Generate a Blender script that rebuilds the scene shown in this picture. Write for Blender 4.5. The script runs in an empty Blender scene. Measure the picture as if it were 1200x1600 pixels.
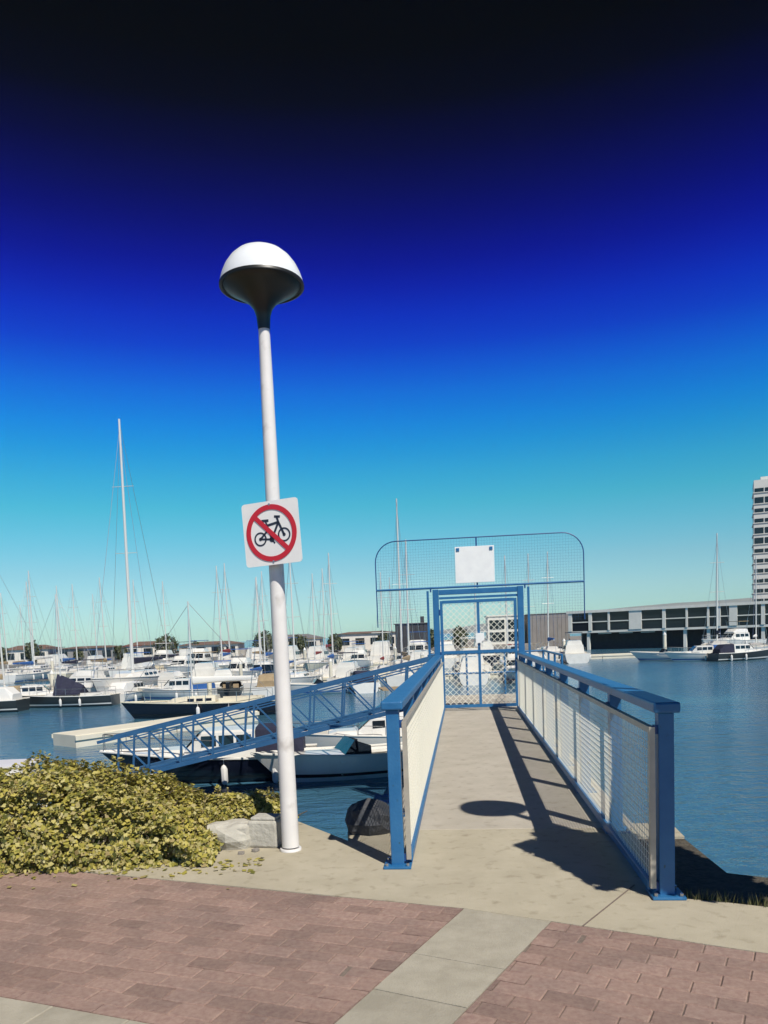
import bpy, bmesh, math, random
from mathutils import Vector, Matrix, noise as mnoise
R = math.radians
random.seed(11)
S = bpy.context.scene
C = S.collection

# ------------------------------------------------------------------ camera
cam_d = bpy.data.cameras.new('camera'); cam = bpy.data.objects.new('camera', cam_d); C.objects.link(cam)
S.camera = cam
cam_d.sensor_fit = 'VERTICAL'; cam_d.sensor_height = 36.0; cam_d.lens = 27.0
cam_d.shift_y = 297.0 / 1600.0
cam_d.clip_start = 0.05; cam_d.clip_end = 20000
cam.location = (0, 0, 1.6)
_rx, _roll = R(90 - 5.0), R(2.3)
cam.rotation_euler = (Matrix.Rotation(_rx, 4, 'X') @ Matrix.Rotation(-_roll, 4, 'Z')).to_euler()

# ------------------------------------------------------------------ world and sun
SUN_EL = R(50.0)
SX, SY = 0.489, -0.872                      # horizontal direction towards the sun (behind and to the right)
w = bpy.data.worlds.new('World'); S.world = w; w.use_nodes = True
nt = w.node_tree; nt.nodes.clear()
def wn(t): return nt.nodes.new(t)
out = wn('ShaderNodeOutputWorld'); bg = wn('ShaderNodeBackground')
sky = wn('ShaderNodeTexSky'); sky.sky_type = 'NISHITA'; sky.sun_disc = False
sky.sun_elevation = SUN_EL; sky.sun_rotation = math.atan2(SX, SY)
sky.altitude = 0; sky.air_density = 1.0; sky.dust_density = 0.3; sky.ozone_density = 2.0
tc = wn('ShaderNodeTexCoord'); sep = wn('ShaderNodeSeparateXYZ')
ramp = wn('ShaderNodeValToRGB'); mul = wn('ShaderNodeMix'); mul.data_type = 'RGBA'; mul.blend_type = 'MULTIPLY'
mul.inputs['Factor'].default_value = 1.0
nt.links.new(tc.outputs['Generated'], sep.inputs[0]); nt.links.new(sep.outputs['Z'], ramp.inputs['Fac'])
nt.links.new(sky.outputs[0], mul.inputs['A']); nt.links.new(ramp.outputs[0], mul.inputs['B'])
nt.links.new(mul.outputs['Result'], bg.inputs['Color']); nt.links.new(bg.outputs[0], out.inputs[0])
bg.inputs['Strength'].default_value = 0.15
SKY = [(0.0, (0.40, 0.66, 0.76)), (0.052, (0.40, 0.615, 0.70)), (0.087, (0.345, 0.60, 0.66)), (0.132, (0.215, 0.635, 0.67)), (0.163, (0.135, 0.653, 0.667)),
       (0.196, (0.082, 0.619, 0.729)), (0.231, (0.030, 0.543, 0.821)), (0.258, (0.012, 0.468, 0.906)), (0.288, (0.008, 0.357, 0.95)), (0.315, (0.006, 0.237, 0.955)),
       (0.341, (0.004, 0.126, 0.905)), (0.369, (0.003, 0.075, 0.85)), (0.397, (0.003, 0.034, 0.69)), (0.42, (0.003, 0.016, 0.53)), (0.453, (0.002, 0.007, 0.33)),
       (0.479, (0.002, 0.005, 0.20)), (0.51, (0.002, 0.003, 0.09)), (0.545, (0.002, 0.003, 0.02)), (0.58, (0.002, 0.002, 0.006))]
cr = ramp.color_ramp; cr.interpolation = 'LINEAR'
cr.elements[0].position = SKY[0][0]; cr.elements[0].color = SKY[0][1] + (1,)
cr.elements[1].position = SKY[-1][0]; cr.elements[1].color = SKY[-1][1] + (1,)
for p, c in SKY[1:-1]:
    e = cr.elements.new(p); e.color = c + (1,)

sd = bpy.data.lights.new('sun', 'SUN'); sun = bpy.data.objects.new('sun', sd); C.objects.link(sun)
sd.energy = 5.0; sd.angle = R(0.5); sd.color = (1.0, 0.95, 0.86)
sdir = Vector((SX * math.cos(SUN_EL), SY * math.cos(SUN_EL), math.sin(SUN_EL))).normalized()
sun.rotation_euler = sdir.to_track_quat('Z', 'Y').to_euler(); sun.location = (8, -14, 20)

vs = S.view_settings
vs.view_transform = 'Standard'; vs.look = 'None'; vs.gamma = 1.0; vs.exposure = 0.0; vs.use_curve_mapping = False
S.cycles.max_bounces = 6; S.cycles.volume_bounces = 0

# ------------------------------------------------------------------ materials
_M = {}
def mat(key, col, rough=0.6, metal=0.0, col2=None, scale=4.0, detail=4.0, bump=0.0, bscale=None, spec=0.5, rnd=0.0, coat=0.0, contrast=(0.35, 0.65), stain=None):
    if key in _M: return _M[key]
    m = bpy.data.materials.new(key); m.use_nodes = True
    t = m.node_tree; b = t.nodes['Principled BSDF']
    b.inputs['Base Color'].default_value = (*col, 1); b.inputs['Roughness'].default_value = rough
    b.inputs['Metallic'].default_value = metal; b.inputs['Specular IOR Level'].default_value = spec
    b.inputs['Coat Weight'].default_value = coat
    L = t.links; tcn = t.nodes.new('ShaderNodeTexCoord'); gm = t.nodes.new('ShaderNodeNewGeometry')
    cur = None
    if col2:
        n = t.nodes.new('ShaderNodeTexNoise'); n.inputs['Scale'].default_value = scale; n.inputs['Detail'].default_value = detail
        n.inputs['Roughness'].default_value = 0.65
        L.new(gm.outputs['Position'], n.inputs['Vector'])
        r = t.nodes.new('ShaderNodeValToRGB'); r.color_ramp.elements[0].position = contrast[0]; r.color_ramp.elements[1].position = contrast[1]
        r.color_ramp.elements[0].color = (*col, 1); r.color_ramp.elements[1].color = (*col2, 1)
        L.new(n.outputs['Fac'], r.inputs[0]); cur = r.outputs[0]
    if stain:
        n = t.nodes.new('ShaderNodeTexNoise'); n.inputs['Scale'].default_value = stain[1]; n.inputs['Detail'].default_value = 6
        L.new(gm.outputs['Position'], n.inputs['Vector'])
        r = t.nodes.new('ShaderNodeValToRGB'); r.color_ramp.elements[0].position = stain[2]; r.color_ramp.elements[1].position = stain[3]
        r.color_ramp.elements[0].color = (1, 1, 1, 1); r.color_ramp.elements[1].color = (*stain[0], 1)
        mx = t.nodes.new('ShaderNodeMix'); mx.data_type = 'RGBA'; mx.blend_type = 'MULTIPLY'; mx.inputs['Factor'].default_value = 1
        L.new(n.outputs['Fac'], r.inputs[0])
        if cur: L.new(cur, mx.inputs['A'])
        else: mx.inputs['A'].default_value = (*col, 1)
        L.new(r.outputs[0], mx.inputs['B']); cur = mx.outputs['Result']
    if rnd:
        oi = t.nodes.new('ShaderNodeObjectInfo'); ad = t.nodes.new('ShaderNodeMath'); ad.operation = 'ADD'
        fr = t.nodes.new('ShaderNodeMath'); fr.operation = 'FRACT'
        L.new(oi.outputs['Random'], ad.inputs[0]); L.new(gm.outputs['Random Per Island'], ad.inputs[1]); L.new(ad.outputs[0], fr.inputs[0])
        mr = t.nodes.new('ShaderNodeMapRange'); mr.inputs['To Min'].default_value = 1 - rnd; mr.inputs['To Max'].default_value = 1 + rnd
        L.new(fr.outputs[0], mr.inputs['Value'])
        mx = t.nodes.new('ShaderNodeMix'); mx.data_type = 'RGBA'; mx.blend_type = 'MULTIPLY'; mx.inputs['Factor'].default_value = 1
        if cur: L.new(cur, mx.inputs['A'])
        else: mx.inputs['A'].default_value = (*col, 1)
        L.new(mr.outputs[0], mx.inputs['B']); cur = mx.outputs['Result']
    if cur: L.new(cur, b.inputs['Base Color'])
    if bump:
        n = t.nodes.new('ShaderNodeTexNoise'); n.inputs['Scale'].default_value = bscale or scale * 8; n.inputs['Detail'].default_value = 5
        L.new(gm.outputs['Position'], n.inputs['Vector'])
        bp = t.nodes.new('ShaderNodeBump'); bp.inputs['Strength'].default_value = bump; bp.inputs['Distance'].default_value = 0.02
        L.new(n.outputs['Fac'], bp.inputs['Height']); L.new(bp.outputs[0], b.inputs['Normal'])
    _M[key] = m
    return m

mat('concrete', (0.40, 0.355, 0.262), 0.88, col2=(0.475, 0.425, 0.32), scale=2.6, detail=9, bump=0.35, bscale=140, stain=((0.74, 0.72, 0.69), 11.0, 0.56, 0.74))
mat('deck_concrete', (0.40, 0.36, 0.295), 0.88, col2=(0.475, 0.43, 0.36), scale=2.2, detail=9, bump=0.35, bscale=140, stain=((0.76, 0.74, 0.72), 9.0, 0.56, 0.76))
mat('wall_concrete', (0.22, 0.21, 0.19), 0.9, col2=(0.34, 0.33, 0.29), scale=1.5, bump=0.5, bscale=14)
mat('brick_red', (0.270, 0.168, 0.140), 0.9, col2=(0.365, 0.255, 0.205), scale=34, detail=10, bump=0.5, bscale=200, rnd=0.17, stain=((0.86, 0.88, 0.90), 2.6, 0.45, 0.62))
mat('slab_pale', (0.33, 0.30, 0.235), 0.85, col2=(0.41, 0.375, 0.30), scale=6, bump=0.3, bscale=110, rnd=0.10)
mat('joint_sand', (0.15, 0.115, 0.095), 0.95, col2=(0.21, 0.17, 0.14), scale=60)
mat('soil', (0.05, 0.042, 0.032), 0.95, col2=(0.10, 0.085, 0.06), scale=18, bump=1.0, bscale=40)
mat('blue_paint', (0.016, 0.120, 0.29), 0.40, col2=(0.030, 0.150, 0.33), scale=5, detail=8, bump=0.12, bscale=50, stain=((1.0, 0.62, 0.42), 22, 0.66, 0.72))
mat('blue_dark', (0.010, 0.06, 0.20), 0.45, col2=(0.016, 0.075, 0.24), scale=3)
mat('gangway_blue', (0.022, 0.095, 0.215), 0.5, col2=(0.035, 0.12, 0.25), scale=4, detail=8, stain=((0.9, 0.7, 0.55), 18, 0.62, 0.72))
mat('galv', (0.86, 0.82, 0.69), 0.5, metal=0.0)
mat('galv_frame', (0.50, 0.46, 0.38), 0.5, metal=0.3, col2=(0.42, 0.38, 0.32), scale=10)
mat('steel', (0.5, 0.5, 0.5), 0.35, metal=0.9)
mat('pole_white', (0.80, 0.77, 0.74), 0.35, col2=(0.72, 0.69, 0.66), scale=3, stain=((0.72, 0.70, 0.68), 7, 0.58, 0.75))
mat('dome_white', (0.82, 0.84, 0.86), 0.3, col2=(0.76, 0.78, 0.80), scale=5)
mat('lamp_dark', (0.012, 0.014, 0.014), 0.4)
mat('lamp_glass', (0.02, 0.022, 0.022), 0.2)
mat('sign_white', (0.86, 0.85, 0.82), 0.4, col2=(0.80, 0.79, 0.77), scale=6)
mat('sign_red', (0.55, 0.02, 0.035), 0.4)
mat('sign_ink', (0.025, 0.03, 0.05), 0.45)
mat('white_gel', (0.78, 0.76, 0.71), 0.28, col2=(0.70, 0.68, 0.63), scale=1.5, coat=0.3)
mat('cream_gel', (0.74, 0.68, 0.52), 0.3, col2=(0.68, 0.62, 0.48), scale=2, coat=0.2)
mat('navy_gel', (0.010, 0.014, 0.030), 0.25, coat=0.3)
mat('black_gel', (0.012, 0.012, 0.015), 0.3, coat=0.2)
mat('blue_gel', (0.02, 0.07, 0.22), 0.25, coat=0.3)
mat('red_gel', (0.25, 0.03, 0.025), 0.3, coat=0.3)
mat('hull_grey', (0.035, 0.042, 0.045), 0.35, coat=0.2)
mat('deck_cream', (0.62, 0.58, 0.48), 0.6, col2=(0.54, 0.50, 0.42), scale=3)
mat('cover_blue', (0.02, 0.09, 0.30), 0.8, col2=(0.03, 0.12, 0.36), scale=5)
mat('cover_navy', (0.012, 0.014, 0.035), 0.85, col2=(0.02, 0.022, 0.05), scale=5)
mat('cover_tan', (0.36, 0.27, 0.16), 0.85, col2=(0.30, 0.22, 0.13), scale=5)
mat('cover_white', (0.72, 0.70, 0.66), 0.8)
mat('cover_red', (0.22, 0.03, 0.03), 0.8)
mat('teak', (0.22, 0.12, 0.06), 0.6, col2=(0.30, 0.17, 0.09), scale=8)
mat('glass_dark', (0.012, 0.018, 0.026), 0.06)
mat('alu', (0.72, 0.70, 0.66), 0.4, metal=0.25)
mat('rubber', (0.02, 0.02, 0.02), 0.7)
mat('float_top', (0.66, 0.61, 0.48), 0.8, col2=(0.73, 0.68, 0.55), scale=1.2, bump=0.2, bscale=20)
mat('timber', (0.16, 0.12, 0.085), 0.8, col2=(0.24, 0.19, 0.14), scale=6)
mat('house_white', (0.74, 0.70, 0.62), 0.8, col2=(0.66, 0.62, 0.55), scale=1)
mat('house_tan', (0.54, 0.43, 0.32), 0.8, col2=(0.48, 0.38, 0.28), scale=1)
mat('house_grey', (0.30, 0.29, 0.28), 0.8, col2=(0.26, 0.25, 0.245), scale=1)
mat('roof_brown', (0.14, 0.085, 0.06), 0.85, col2=(0.19, 0.12, 0.09), scale=3)
mat('roof_grey', (0.16, 0.15, 0.15), 0.85, col2=(0.2, 0.19, 0.19), scale=3)
mat('roof_red', (0.28, 0.11, 0.07), 0.85, col2=(0.33, 0.14, 0.09), scale=3)
mat('dark_clad', (0.035, 0.035, 0.042), 0.7, col2=(0.05, 0.05, 0.058), scale=2)
mat('grey_clad', (0.23, 0.21, 0.195), 0.75, col2=(0.27, 0.25, 0.235), scale=0.6)
mat('white_frame', (0.82, 0.79, 0.70), 0.6, col2=(0.74, 0.71, 0.63), scale=1)
mat('tower_white', (0.68, 0.67, 0.63), 0.7, col2=(0.62, 0.61, 0.575), scale=0.3)
mat('rock', (0.19, 0.17, 0.15), 0.9, col2=(0.30, 0.27, 0.24), scale=1.5, bump=0.8, bscale=5)
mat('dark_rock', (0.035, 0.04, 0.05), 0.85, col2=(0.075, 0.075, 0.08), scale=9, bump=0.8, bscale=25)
mat('pale_rock', (0.40, 0.38, 0.33), 0.9, col2=(0.50, 0.475, 0.41), scale=8, bump=0.5, bscale=30)
mat('hill_hazed', (0.19, 0.21, 0.205), 0.95, col2=(0.25, 0.255, 0.23), scale=0.012)  # pale grey slopes: part of the distance haze is put into this colour
mat('bark', (0.09, 0.065, 0.045), 0.9, col2=(0.14, 0.105, 0.075), scale=12, bump=0.6, bscale=40)
def leafmat(key, cols):
    m = bpy.data.materials.new(key); m.use_nodes = True; t = m.node_tree; b = t.nodes['Principled BSDF']
    gm = t.nodes.new('ShaderNodeNewGeometry'); r = t.nodes.new('ShaderNodeValToRGB'); els = r.color_ramp.elements
    els[0].color = (*cols[0], 1); els[1].color = (*cols[-1], 1)
    for i in range(1, len(cols) - 1):
        e = els.new(i / (len(cols) - 1)); e.color = (*cols[i], 1)
    t.links.new(gm.outputs['Random Per Island'], r.inputs[0]); t.links.new(r.outputs[0], b.inputs['Base Color'])
    b.inputs['Roughness'].default_value = 0.5; b.inputs['Specular IOR Level'].default_value = 0.35
    tr = t.nodes.new('ShaderNodeBsdfTranslucent'); mx = t.nodes.new('ShaderNodeMixShader'); mx.inputs[0].default_value = 0.22
    t.links.new(r.outputs[0], tr.inputs[0]); t.links.new(b.outputs[0], mx.inputs[1]); t.links.new(tr.outputs[0], mx.inputs[2])
    t.links.new(mx.outputs[0], t.nodes['Material Output'].inputs[0]); _M[key] = m
leafmat('leaf_hedge', [(0.08, 0.09, 0.025), (0.24, 0.23, 0.05), (0.40, 0.35, 0.07), (0.50, 0.42, 0.10), (0.52, 0.47, 0.21), (0.33, 0.25, 0.10)])
leafmat('leaf_dark', [(0.02, 0.032, 0.014), (0.04, 0.055, 0.02), (0.065, 0.075, 0.03)])
leafmat('leaf_far_hazed', [(0.05, 0.065, 0.03), (0.08, 0.095, 0.045), (0.12, 0.125, 0.06)])  # lighter than near leaves: haze over the far shore mixed into the colour
leafmat('leaf_grass', [(0.06, 0.075, 0.025), (0.14, 0.13, 0.05), (0.22, 0.19, 0.10)])

# water
mw = bpy.data.materials.new('water'); mw.use_nodes = True; t = mw.node_tree; b = t.nodes['Principled BSDF']; _M['water'] = mw
b.inputs['Base Color'].default_value = (0.048, 0.135, 0.205, 1); b.inputs['Roughness'].default_value = 0.12; b.inputs['IOR'].default_value = 1.33
gm = t.nodes.new('ShaderNodeNewGeometry'); mp = t.nodes.new('ShaderNodeMapping'); mp.inputs['Scale'].default_value = (0.55, 1.0, 1.0)
mp.inputs['Rotation'].default_value = (0, 0, R(-12))
t.links.new(gm.outputs['Position'], mp.inputs['Vector'])
n1 = t.nodes.new('ShaderNodeTexNoise'); n1.inputs['Scale'].default_value = 1.9; n1.inputs['Detail'].default_value = 4; n1.inputs['Roughness'].default_value = 0.6
n2 = t.nodes.new('ShaderNodeTexNoise'); n2.inputs['Scale'].default_value = 0.12; n2.inputs['Detail'].default_value = 3
t.links.new(mp.outputs[0], n1.inputs['Vector']); t.links.new(mp.outputs[0], n2.inputs['Vector'])
ad = t.nodes.new('ShaderNodeMath'); ad.operation = 'MULTIPLY_ADD'; ad.inputs[1].default_value = 0.6
t.links.new(n2.outputs['Fac'], ad.inputs[0]); t.links.new(n1.outputs['Fac'], ad.inputs[2])
n3 = t.nodes.new('ShaderNodeTexNoise'); n3.inputs['Scale'].default_value = 0.05; n3.inputs['Detail'].default_value = 3
t.links.new(mp.outputs[0], n3.inputs['Vector'])
mr3 = t.nodes.new('ShaderNodeMapRange'); mr3.inputs['From Min'].default_value = 0.35; mr3.inputs['From Max'].default_value = 0.65
mr3.inputs['To Min'].default_value = 0.25; mr3.inputs['To Max'].default_value = 1.0
t.links.new(n3.outputs['Fac'], mr3.inputs['Value'])
bp = t.nodes.new('ShaderNodeBump'); bp.inputs['Distance'].default_value = 0.2
t.links.new(mr3.outputs[0], bp.inputs['Strength'])
t.links.new(ad.outputs[0], bp.inputs['Height']); t.links.new(bp.outputs[0], b.inputs['Normal'])

# ------------------------------------------------------------------ mesh helpers
class MB:
    def __init__(s): s.v = []; s.f = []; s.sm = False
    def add(s, vs, fs):
        o = len(s.v); s.v += [tuple(p) for p in vs]; s.f += [tuple(i + o for i in f) for f in fs]; return s
    def box(s, c, d, rz=0.0, M=None):
        x, y, z = d[0] / 2, d[1] / 2, d[2] / 2
        P = [Vector(p) for p in ((-x, -y, -z), (x, -y, -z), (x, y, -z), (-x, y, -z), (-x, -y, z), (x, -y, z), (x, y, z), (-x, y, z))]
        m = M if M else Matrix.Rotation(rz, 3, 'Z')
        return s.add([m @ p + Vector(c) for p in P], [(0, 3, 2, 1), (4, 5, 6, 7), (0, 1, 5, 4), (1, 2, 6, 5), (2, 3, 7, 6), (3, 0, 4, 7)])
    def bar(s, p, q, wd, h=None, up=(0, 0, 1)):
        p, q = Vector(p), Vector(q); d = q - p; L = d.length; d.normalize(); u = Vector(up)
        if abs(d.dot(u)) > 0.98: u = Vector((1, 0, 0))
        a = d.cross(u).normalized(); c = a.cross(d).normalized(); h = h or wd
        m = Matrix((a, d, c)).transposed()
        return s.box((p + q) / 2, (wd, L, h), M=m)
    def tube(s, p, q, r, r2=None, n=8, caps=True):
        p, q = Vector(p), Vector(q); d = (q - p).normalized(); r2 = r if r2 is None else r2
        u = Vector((0, 0, 1)) if abs(d.z) < 0.9 else Vector((1, 0, 0)); a = d.cross(u).normalized(); c = d.cross(a)
        vs = []
        for (pt, rr) in ((p, r), (q, r2)):
            for i in range(n):
                an = 2 * math.pi * i / n; vs.append(pt + a * math.cos(an) * rr + c * math.sin(an) * rr)
        fs = [(i, (i + 1) % n, n + (i + 1) % n, n + i) for i in range(n)]
        if caps: fs += [tuple(range(n))[::-1], tuple(range(n, 2 * n))]
        return s.add(vs, fs)
    def path(s, pts, r, n=8):
        pts = [Vector(p) for p in pts]; rings = []
        for i, p in enumerate(pts):
            d = (pts[min(i + 1, len(pts) - 1)] - pts[max(i - 1, 0)]).normalized()
            u = Vector((0, 1, 0)) if abs(d.y) < 0.9 else Vector((1, 0, 0)); a = d.cross(u).normalized(); c = d.cross(a)
            rings.append([p + a * math.cos(2 * math.pi * k / n) * r + c * math.sin(2 * math.pi * k / n) * r for k in range(n)])
        vs = [v for g in rings for v in g]
        fs = [(i * n + k, i * n + (k + 1) % n, (i + 1) * n + (k + 1) % n, (i + 1) * n + k) for i in range(len(pts) - 1) for k in range(n)]
        fs += [tuple(range(n))[::-1], tuple(range((len(pts) - 1) * n, len(pts) * n))]
        s.sm = True
        return s.add(vs, fs)
    def lathe(s, prof, c=(0, 0, 0), n=32):
        vs = []; m = len(prof)
        for (r, z) in prof:
            for k in range(n):
                a = 2 * math.pi * k / n; vs.append((c[0] + r * math.cos(a), c[1] + r * math.sin(a), c[2] + z))
        fs = [(i * n + k, i * n + (k + 1) % n, (i + 1) * n + (k + 1) % n, (i + 1) * n + k) for i in range(m - 1) for k in range(n)]
        s.sm = True
        return s.add(vs, fs)
    def prism(s, poly, z0, z1):
        n = len(poly)
        return s.add([(x, y, z0) for x, y in poly] + [(x, y, z1) for x, y in poly],
                     [tuple(range(n))[::-1], tuple(range(n, 2 * n))] + [(i, (i + 1) % n, n + (i + 1) % n, n + i) for i in range(n)])
    def panel(s, quad, th):
        q = [Vector(p) for p in quad]; nrm = (q[1] - q[0]).cross(q[3] - q[0]).normalized() * th
        return s.add([p for p in q] + [p + nrm for p in q], [(3, 2, 1, 0), (4, 5, 6, 7), (0, 1, 5, 4), (1, 2, 6, 5), (2, 3, 7, 6), (3, 0, 4, 7)])
    def mesh(s, name, m=None, smooth=None):
        me = bpy.data.meshes.new(name); me.from_pydata(s.v, [], s.f)
        bm = bmesh.new(); bm.from_mesh(me); bmesh.ops.recalc_face_normals(bm, faces=bm.faces); bm.to_mesh(me); bm.free()
        if m: me.materials.append(_M[m])
        if (s.sm if smooth is None else smooth):
            for p in me.polygons: p.use_smooth = True
            try: me.set_sharp_from_angle(angle=R(40))
            except Exception: pass
        me.update(); return me
    def build(s, name, m, parent=None, bevel=0.0, kind=None, smooth=None, loc=None):
        o = bpy.data.objects.new(name, s.mesh(name, m, smooth)); C.objects.link(o)
        if parent: o.parent = parent
        if loc: o.location = loc
        if bevel:
            b = o.modifiers.new('bevel', 'BEVEL'); b.width = bevel; b.segments = 2; b.limit_method = 'ANGLE'
        if kind: o['kind'] = kind
        return o
def tag(o, label, cat, group=None):
    o['label'] = label; o['category'] = cat
    if group: o['group'] = group
    return o
def thing(name, label, cat, loc=(0, 0, 0), rz=0.0, group=None, sc=None):
    o = bpy.data.objects.new(name, None); C.objects.link(o); o.location = loc; o.rotation_euler = (0, 0, rz)
    o.empty_display_size = 0.2
    if sc: o.scale = (sc, sc, sc)
    return tag(o, label, cat, group)
def struct(o): o['kind'] = 'structure'; return o
def inst(me, name, parent, m=None, loc=None, rot=None):
    o = bpy.data.objects.new(name, me); C.objects.link(o); o.parent = parent
    if m:
        o.material_slots[0].link = 'OBJECT'; o.material_slots[0].material = _M[m]
    if loc: o.location = loc
    if rot: o.rotation_euler = rot
    return o

WZ = -2.2                                    # water level
# ------------------------------------------------------------------ setting: water, ground, hills
struct(MB().add([(-4190, -890, WZ), (4190, -890, WZ), (4190, 2990, WZ), (-4190, 2990, WZ)], [(0, 1, 2, 3)]).build('water', 'water'))

# quay land: outline of the walkable edge (clockwise seen from above), concrete seawall face below
edge = [(-45, 23.9), (-20, 14.2), (-4.0, 7.93), (-0.78, 6.66), (-0.32, 5.95), (-0.36, 6.52), (2.285, 6.10), (2.18, 4.87), (6.0, 2.75), (20, -5.0), (60, -25)]
land = edge + [(60, -60), (-60, -60), (-60, 24)]
struct(MB().prism(land, -3.4, -0.085).build('ground', 'wall_concrete'))
# near line of the concrete apron: two straight runs meeting at the pale cross band
def nl(x): return 4.51 - 0.393 * x
PR0 = (0.865, 4.092); PR1 = (0.417, 4.341)
def nr(x): return PR0[1] - 0.556 * (x - PR0[0])
bed = [(1.69, 4.36), (1.92, 4.26), (3.3, 3.55), (3.3, 4.15), (2.17, 4.84), (2.22, 5.66), (1.86, 5.72)]
apron = [(-20, 13.95), (-4.0, 7.9), (-0.79, 6.62), (-0.32, 5.91), (-0.355, 6.49), (1.94, 6.13), (1.86, 5.72), (1.69, 4.36), (1.92, 4.26), (3.3, 3.55),
         (3.3, 4.18), (6.0, 2.7), (20, -5.1), (20, nr(20)), (1.4, nr(1.4)), PR0, PR1, (-1.0, nl(-1.0)), (-20, nl(-20))]
apron_o = struct(MB().prism(apron[::-1], -0.083, 0.0).build('concrete_apron', 'concrete'))
# far strip of the abutment beyond the bed
struct(MB().prism([(1.865, 5.725), (2.22, 5.665), (2.27, 6.07), (1.945, 6.125)], -0.083, -0.002).build('abutment_ledge', 'concrete'))
struct(MB().prism(bed, -0.083, -0.02).build('planting_bed', 'soil'))
# saw-cut joints in the apron: thin recessed dark strips are real slots filled with sand
for (p, q) in (((1.02, 4.0), (1.50, 4.62)),):
    MB().bar((p[0], p[1], 0.001), (q[0], q[1], 0.001), 0.008, 0.005).build('expansion_joint', 'joint_sand', apron_o)

# ------------------------------------------------------------------ paving: bricks and pale slabs
def clip(poly, a, b):
    o = []
    for i in range(len(poly)):
        p, q = poly[i], poly[(i + 1) % len(poly)]
        sp = (b[0] - a[0]) * (p[1] - a[1]) - (b[1] - a[1]) * (p[0] - a[0]); sq = (b[0] - a[0]) * (q[1] - a[1]) - (b[1] - a[1]) * (q[0] - a[0])
        if sp >= 0: o.append(p)
        if sp * sq < 0:
            k = sp / (sp - sq); o.append((p[0] + (q[0] - p[0]) * k, p[1] + (q[1] - p[1]) * k))
    return o
def area(poly): return 0.5 * sum(poly[i][0] * poly[(i + 1) % len(poly)][1] - poly[(i + 1) % len(poly)][0] * poly[i][1] for i in range(len(poly)))
pavement = struct(MB().add([(-20, -12, -0.007), (20, -12, -0.007), (20, -6, -0.007), (PR0[0], PR0[1], -0.007), (PR1[0], PR1[1], -0.007), (-20, nl(-20), -0.007)],
                           [(0, 1, 2, 3, 4, 5)]).build('pavement', 'joint_sand'))
one_brick = {}
brick_list = []; far_bricks = MB(); far_slabs = MB(); slab_list = []
def in_view(c):
    return c[1] > 2.75 and abs(c[0] / c[1]) < 0.62
def add_piece(poly, org, ang, size, brick, jit):
    c = (sum(p[0] for p in poly) / len(poly), sum(p[1] for p in poly) / len(poly))
    full = abs(area(poly)) > size[0] * size[1] * 0.985
    z = random.uniform(-0.003, 0.0005)
    if in_view(c):
        (brick_list if brick else slab_list).append((poly, c, ang, size, full, z))
    else:
        (far_bricks if brick else far_slabs).prism(poly, -0.078, z)
def lay(poly, org, ang, bl, bw, gap, brick, bond=True, rng=(-60, 60, -60, 60)):
    e1 = Vector((math.cos(ang), math.sin(ang))); e2 = Vector((-math.sin(ang), math.cos(ang)))
    loc = [((Vector(p) - Vector(org)).dot(e1), (Vector(p) - Vector(org)).dot(e2)) for p in poly]
    x0, x1 = min(p[0] for p in loc), max(p[0] for p in loc); y0, y1 = min(p[1] for p in loc), max(p[1] for p in loc)
    if area(loc) < 0: loc = loc[::-1]
    j = math.floor(y0 / bw)
    while j * bw < y1:
        off = (bl / 2 if (bond and j % 2) else 0)
        i = math.floor((x0 - off) / bl) - 1
        while i * bl + off < x1:
            a, bb = i * bl + off, j * bw
            r = [(a + gap / 2, bb + gap / 2), (a + bl - gap / 2, bb + gap / 2), (a + bl - gap / 2, bb + bw - gap / 2), (a + gap / 2, bb + bw - gap / 2)]
            for k in range(len(loc)):
                r = clip(r, loc[k], loc[(k + 1) % len(loc)])
                if len(r) < 3: break
            if len(r) >= 3 and abs(area(r)) > 0.0012:
                add_piece([tuple(Vector(org) + e1 * p[0] + e2 * p[1]) for p in r], org, ang, (bl - gap, bw - gap), brick, 0)
            i += 1
        j += 1
A_L = math.atan(-0.393); A_R = math.atan(-0.556)
g = 0.006
dband = Vector((0.47, 0.883))
def low(x, c): return c - 0.393 * x
# left red panel, pale strip below it, next red panel
def band_x(y): return PR1[0] + (y - PR1[1]) * dband.x / dband.y      # left edge of the cross band
def solve_band(c):                                                 # where the cross band meets the line y = c - .393 x
    x = 0.0
    for _ in range(40): x = band_x(c - 0.393 * x)
    return (x, c - 0.393 * x)
C1, C2 = 2.728, 2.27
q1, q2 = solve_band(C1), solve_band(C2)
lay([(-6, nl(-6) - g), (PR1[0] - g, nl(PR1[0]) - 0.004), (q1[0] - g, q1[1]), (-6, low(-6, C1))], PR1, A_L, 0.225, 0.1125, 0.0035, True)
lay([(-6, low(-6, C1) - g), (q1[0] - g, q1[1] - g), (q2[0] - g, q2[1]), (-6, low(-6, C2))], (q1[0], q1[1]), A_L, 0.42, 0.426, 0.004, False, False)
q3 = solve_band(0.3)
lay([(-6, low(-6, C2) - g), (q2[0] - g, q2[1] - g), (q3[0] - g, q3[1]), (-6, low(-6, 0.3))], (q2[0], q2[1]), A_L, 0.225, 0.1125, 0.0035, True)
# cross band of pale slabs
d2 = Vector((0.515, 0.857))
bl_ = (PR0[0] - d2.x * 3.2, PR0[1] - d2.y * 3.2); br_ = (PR1[0] - dband.x * 3.2, PR1[1] - dband.y * 3.2)
lay([PR1, PR0, bl_, br_], br_, math.atan2(dband.y, dband.x), 0.42, 0.53, 0.004, False, False)
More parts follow.
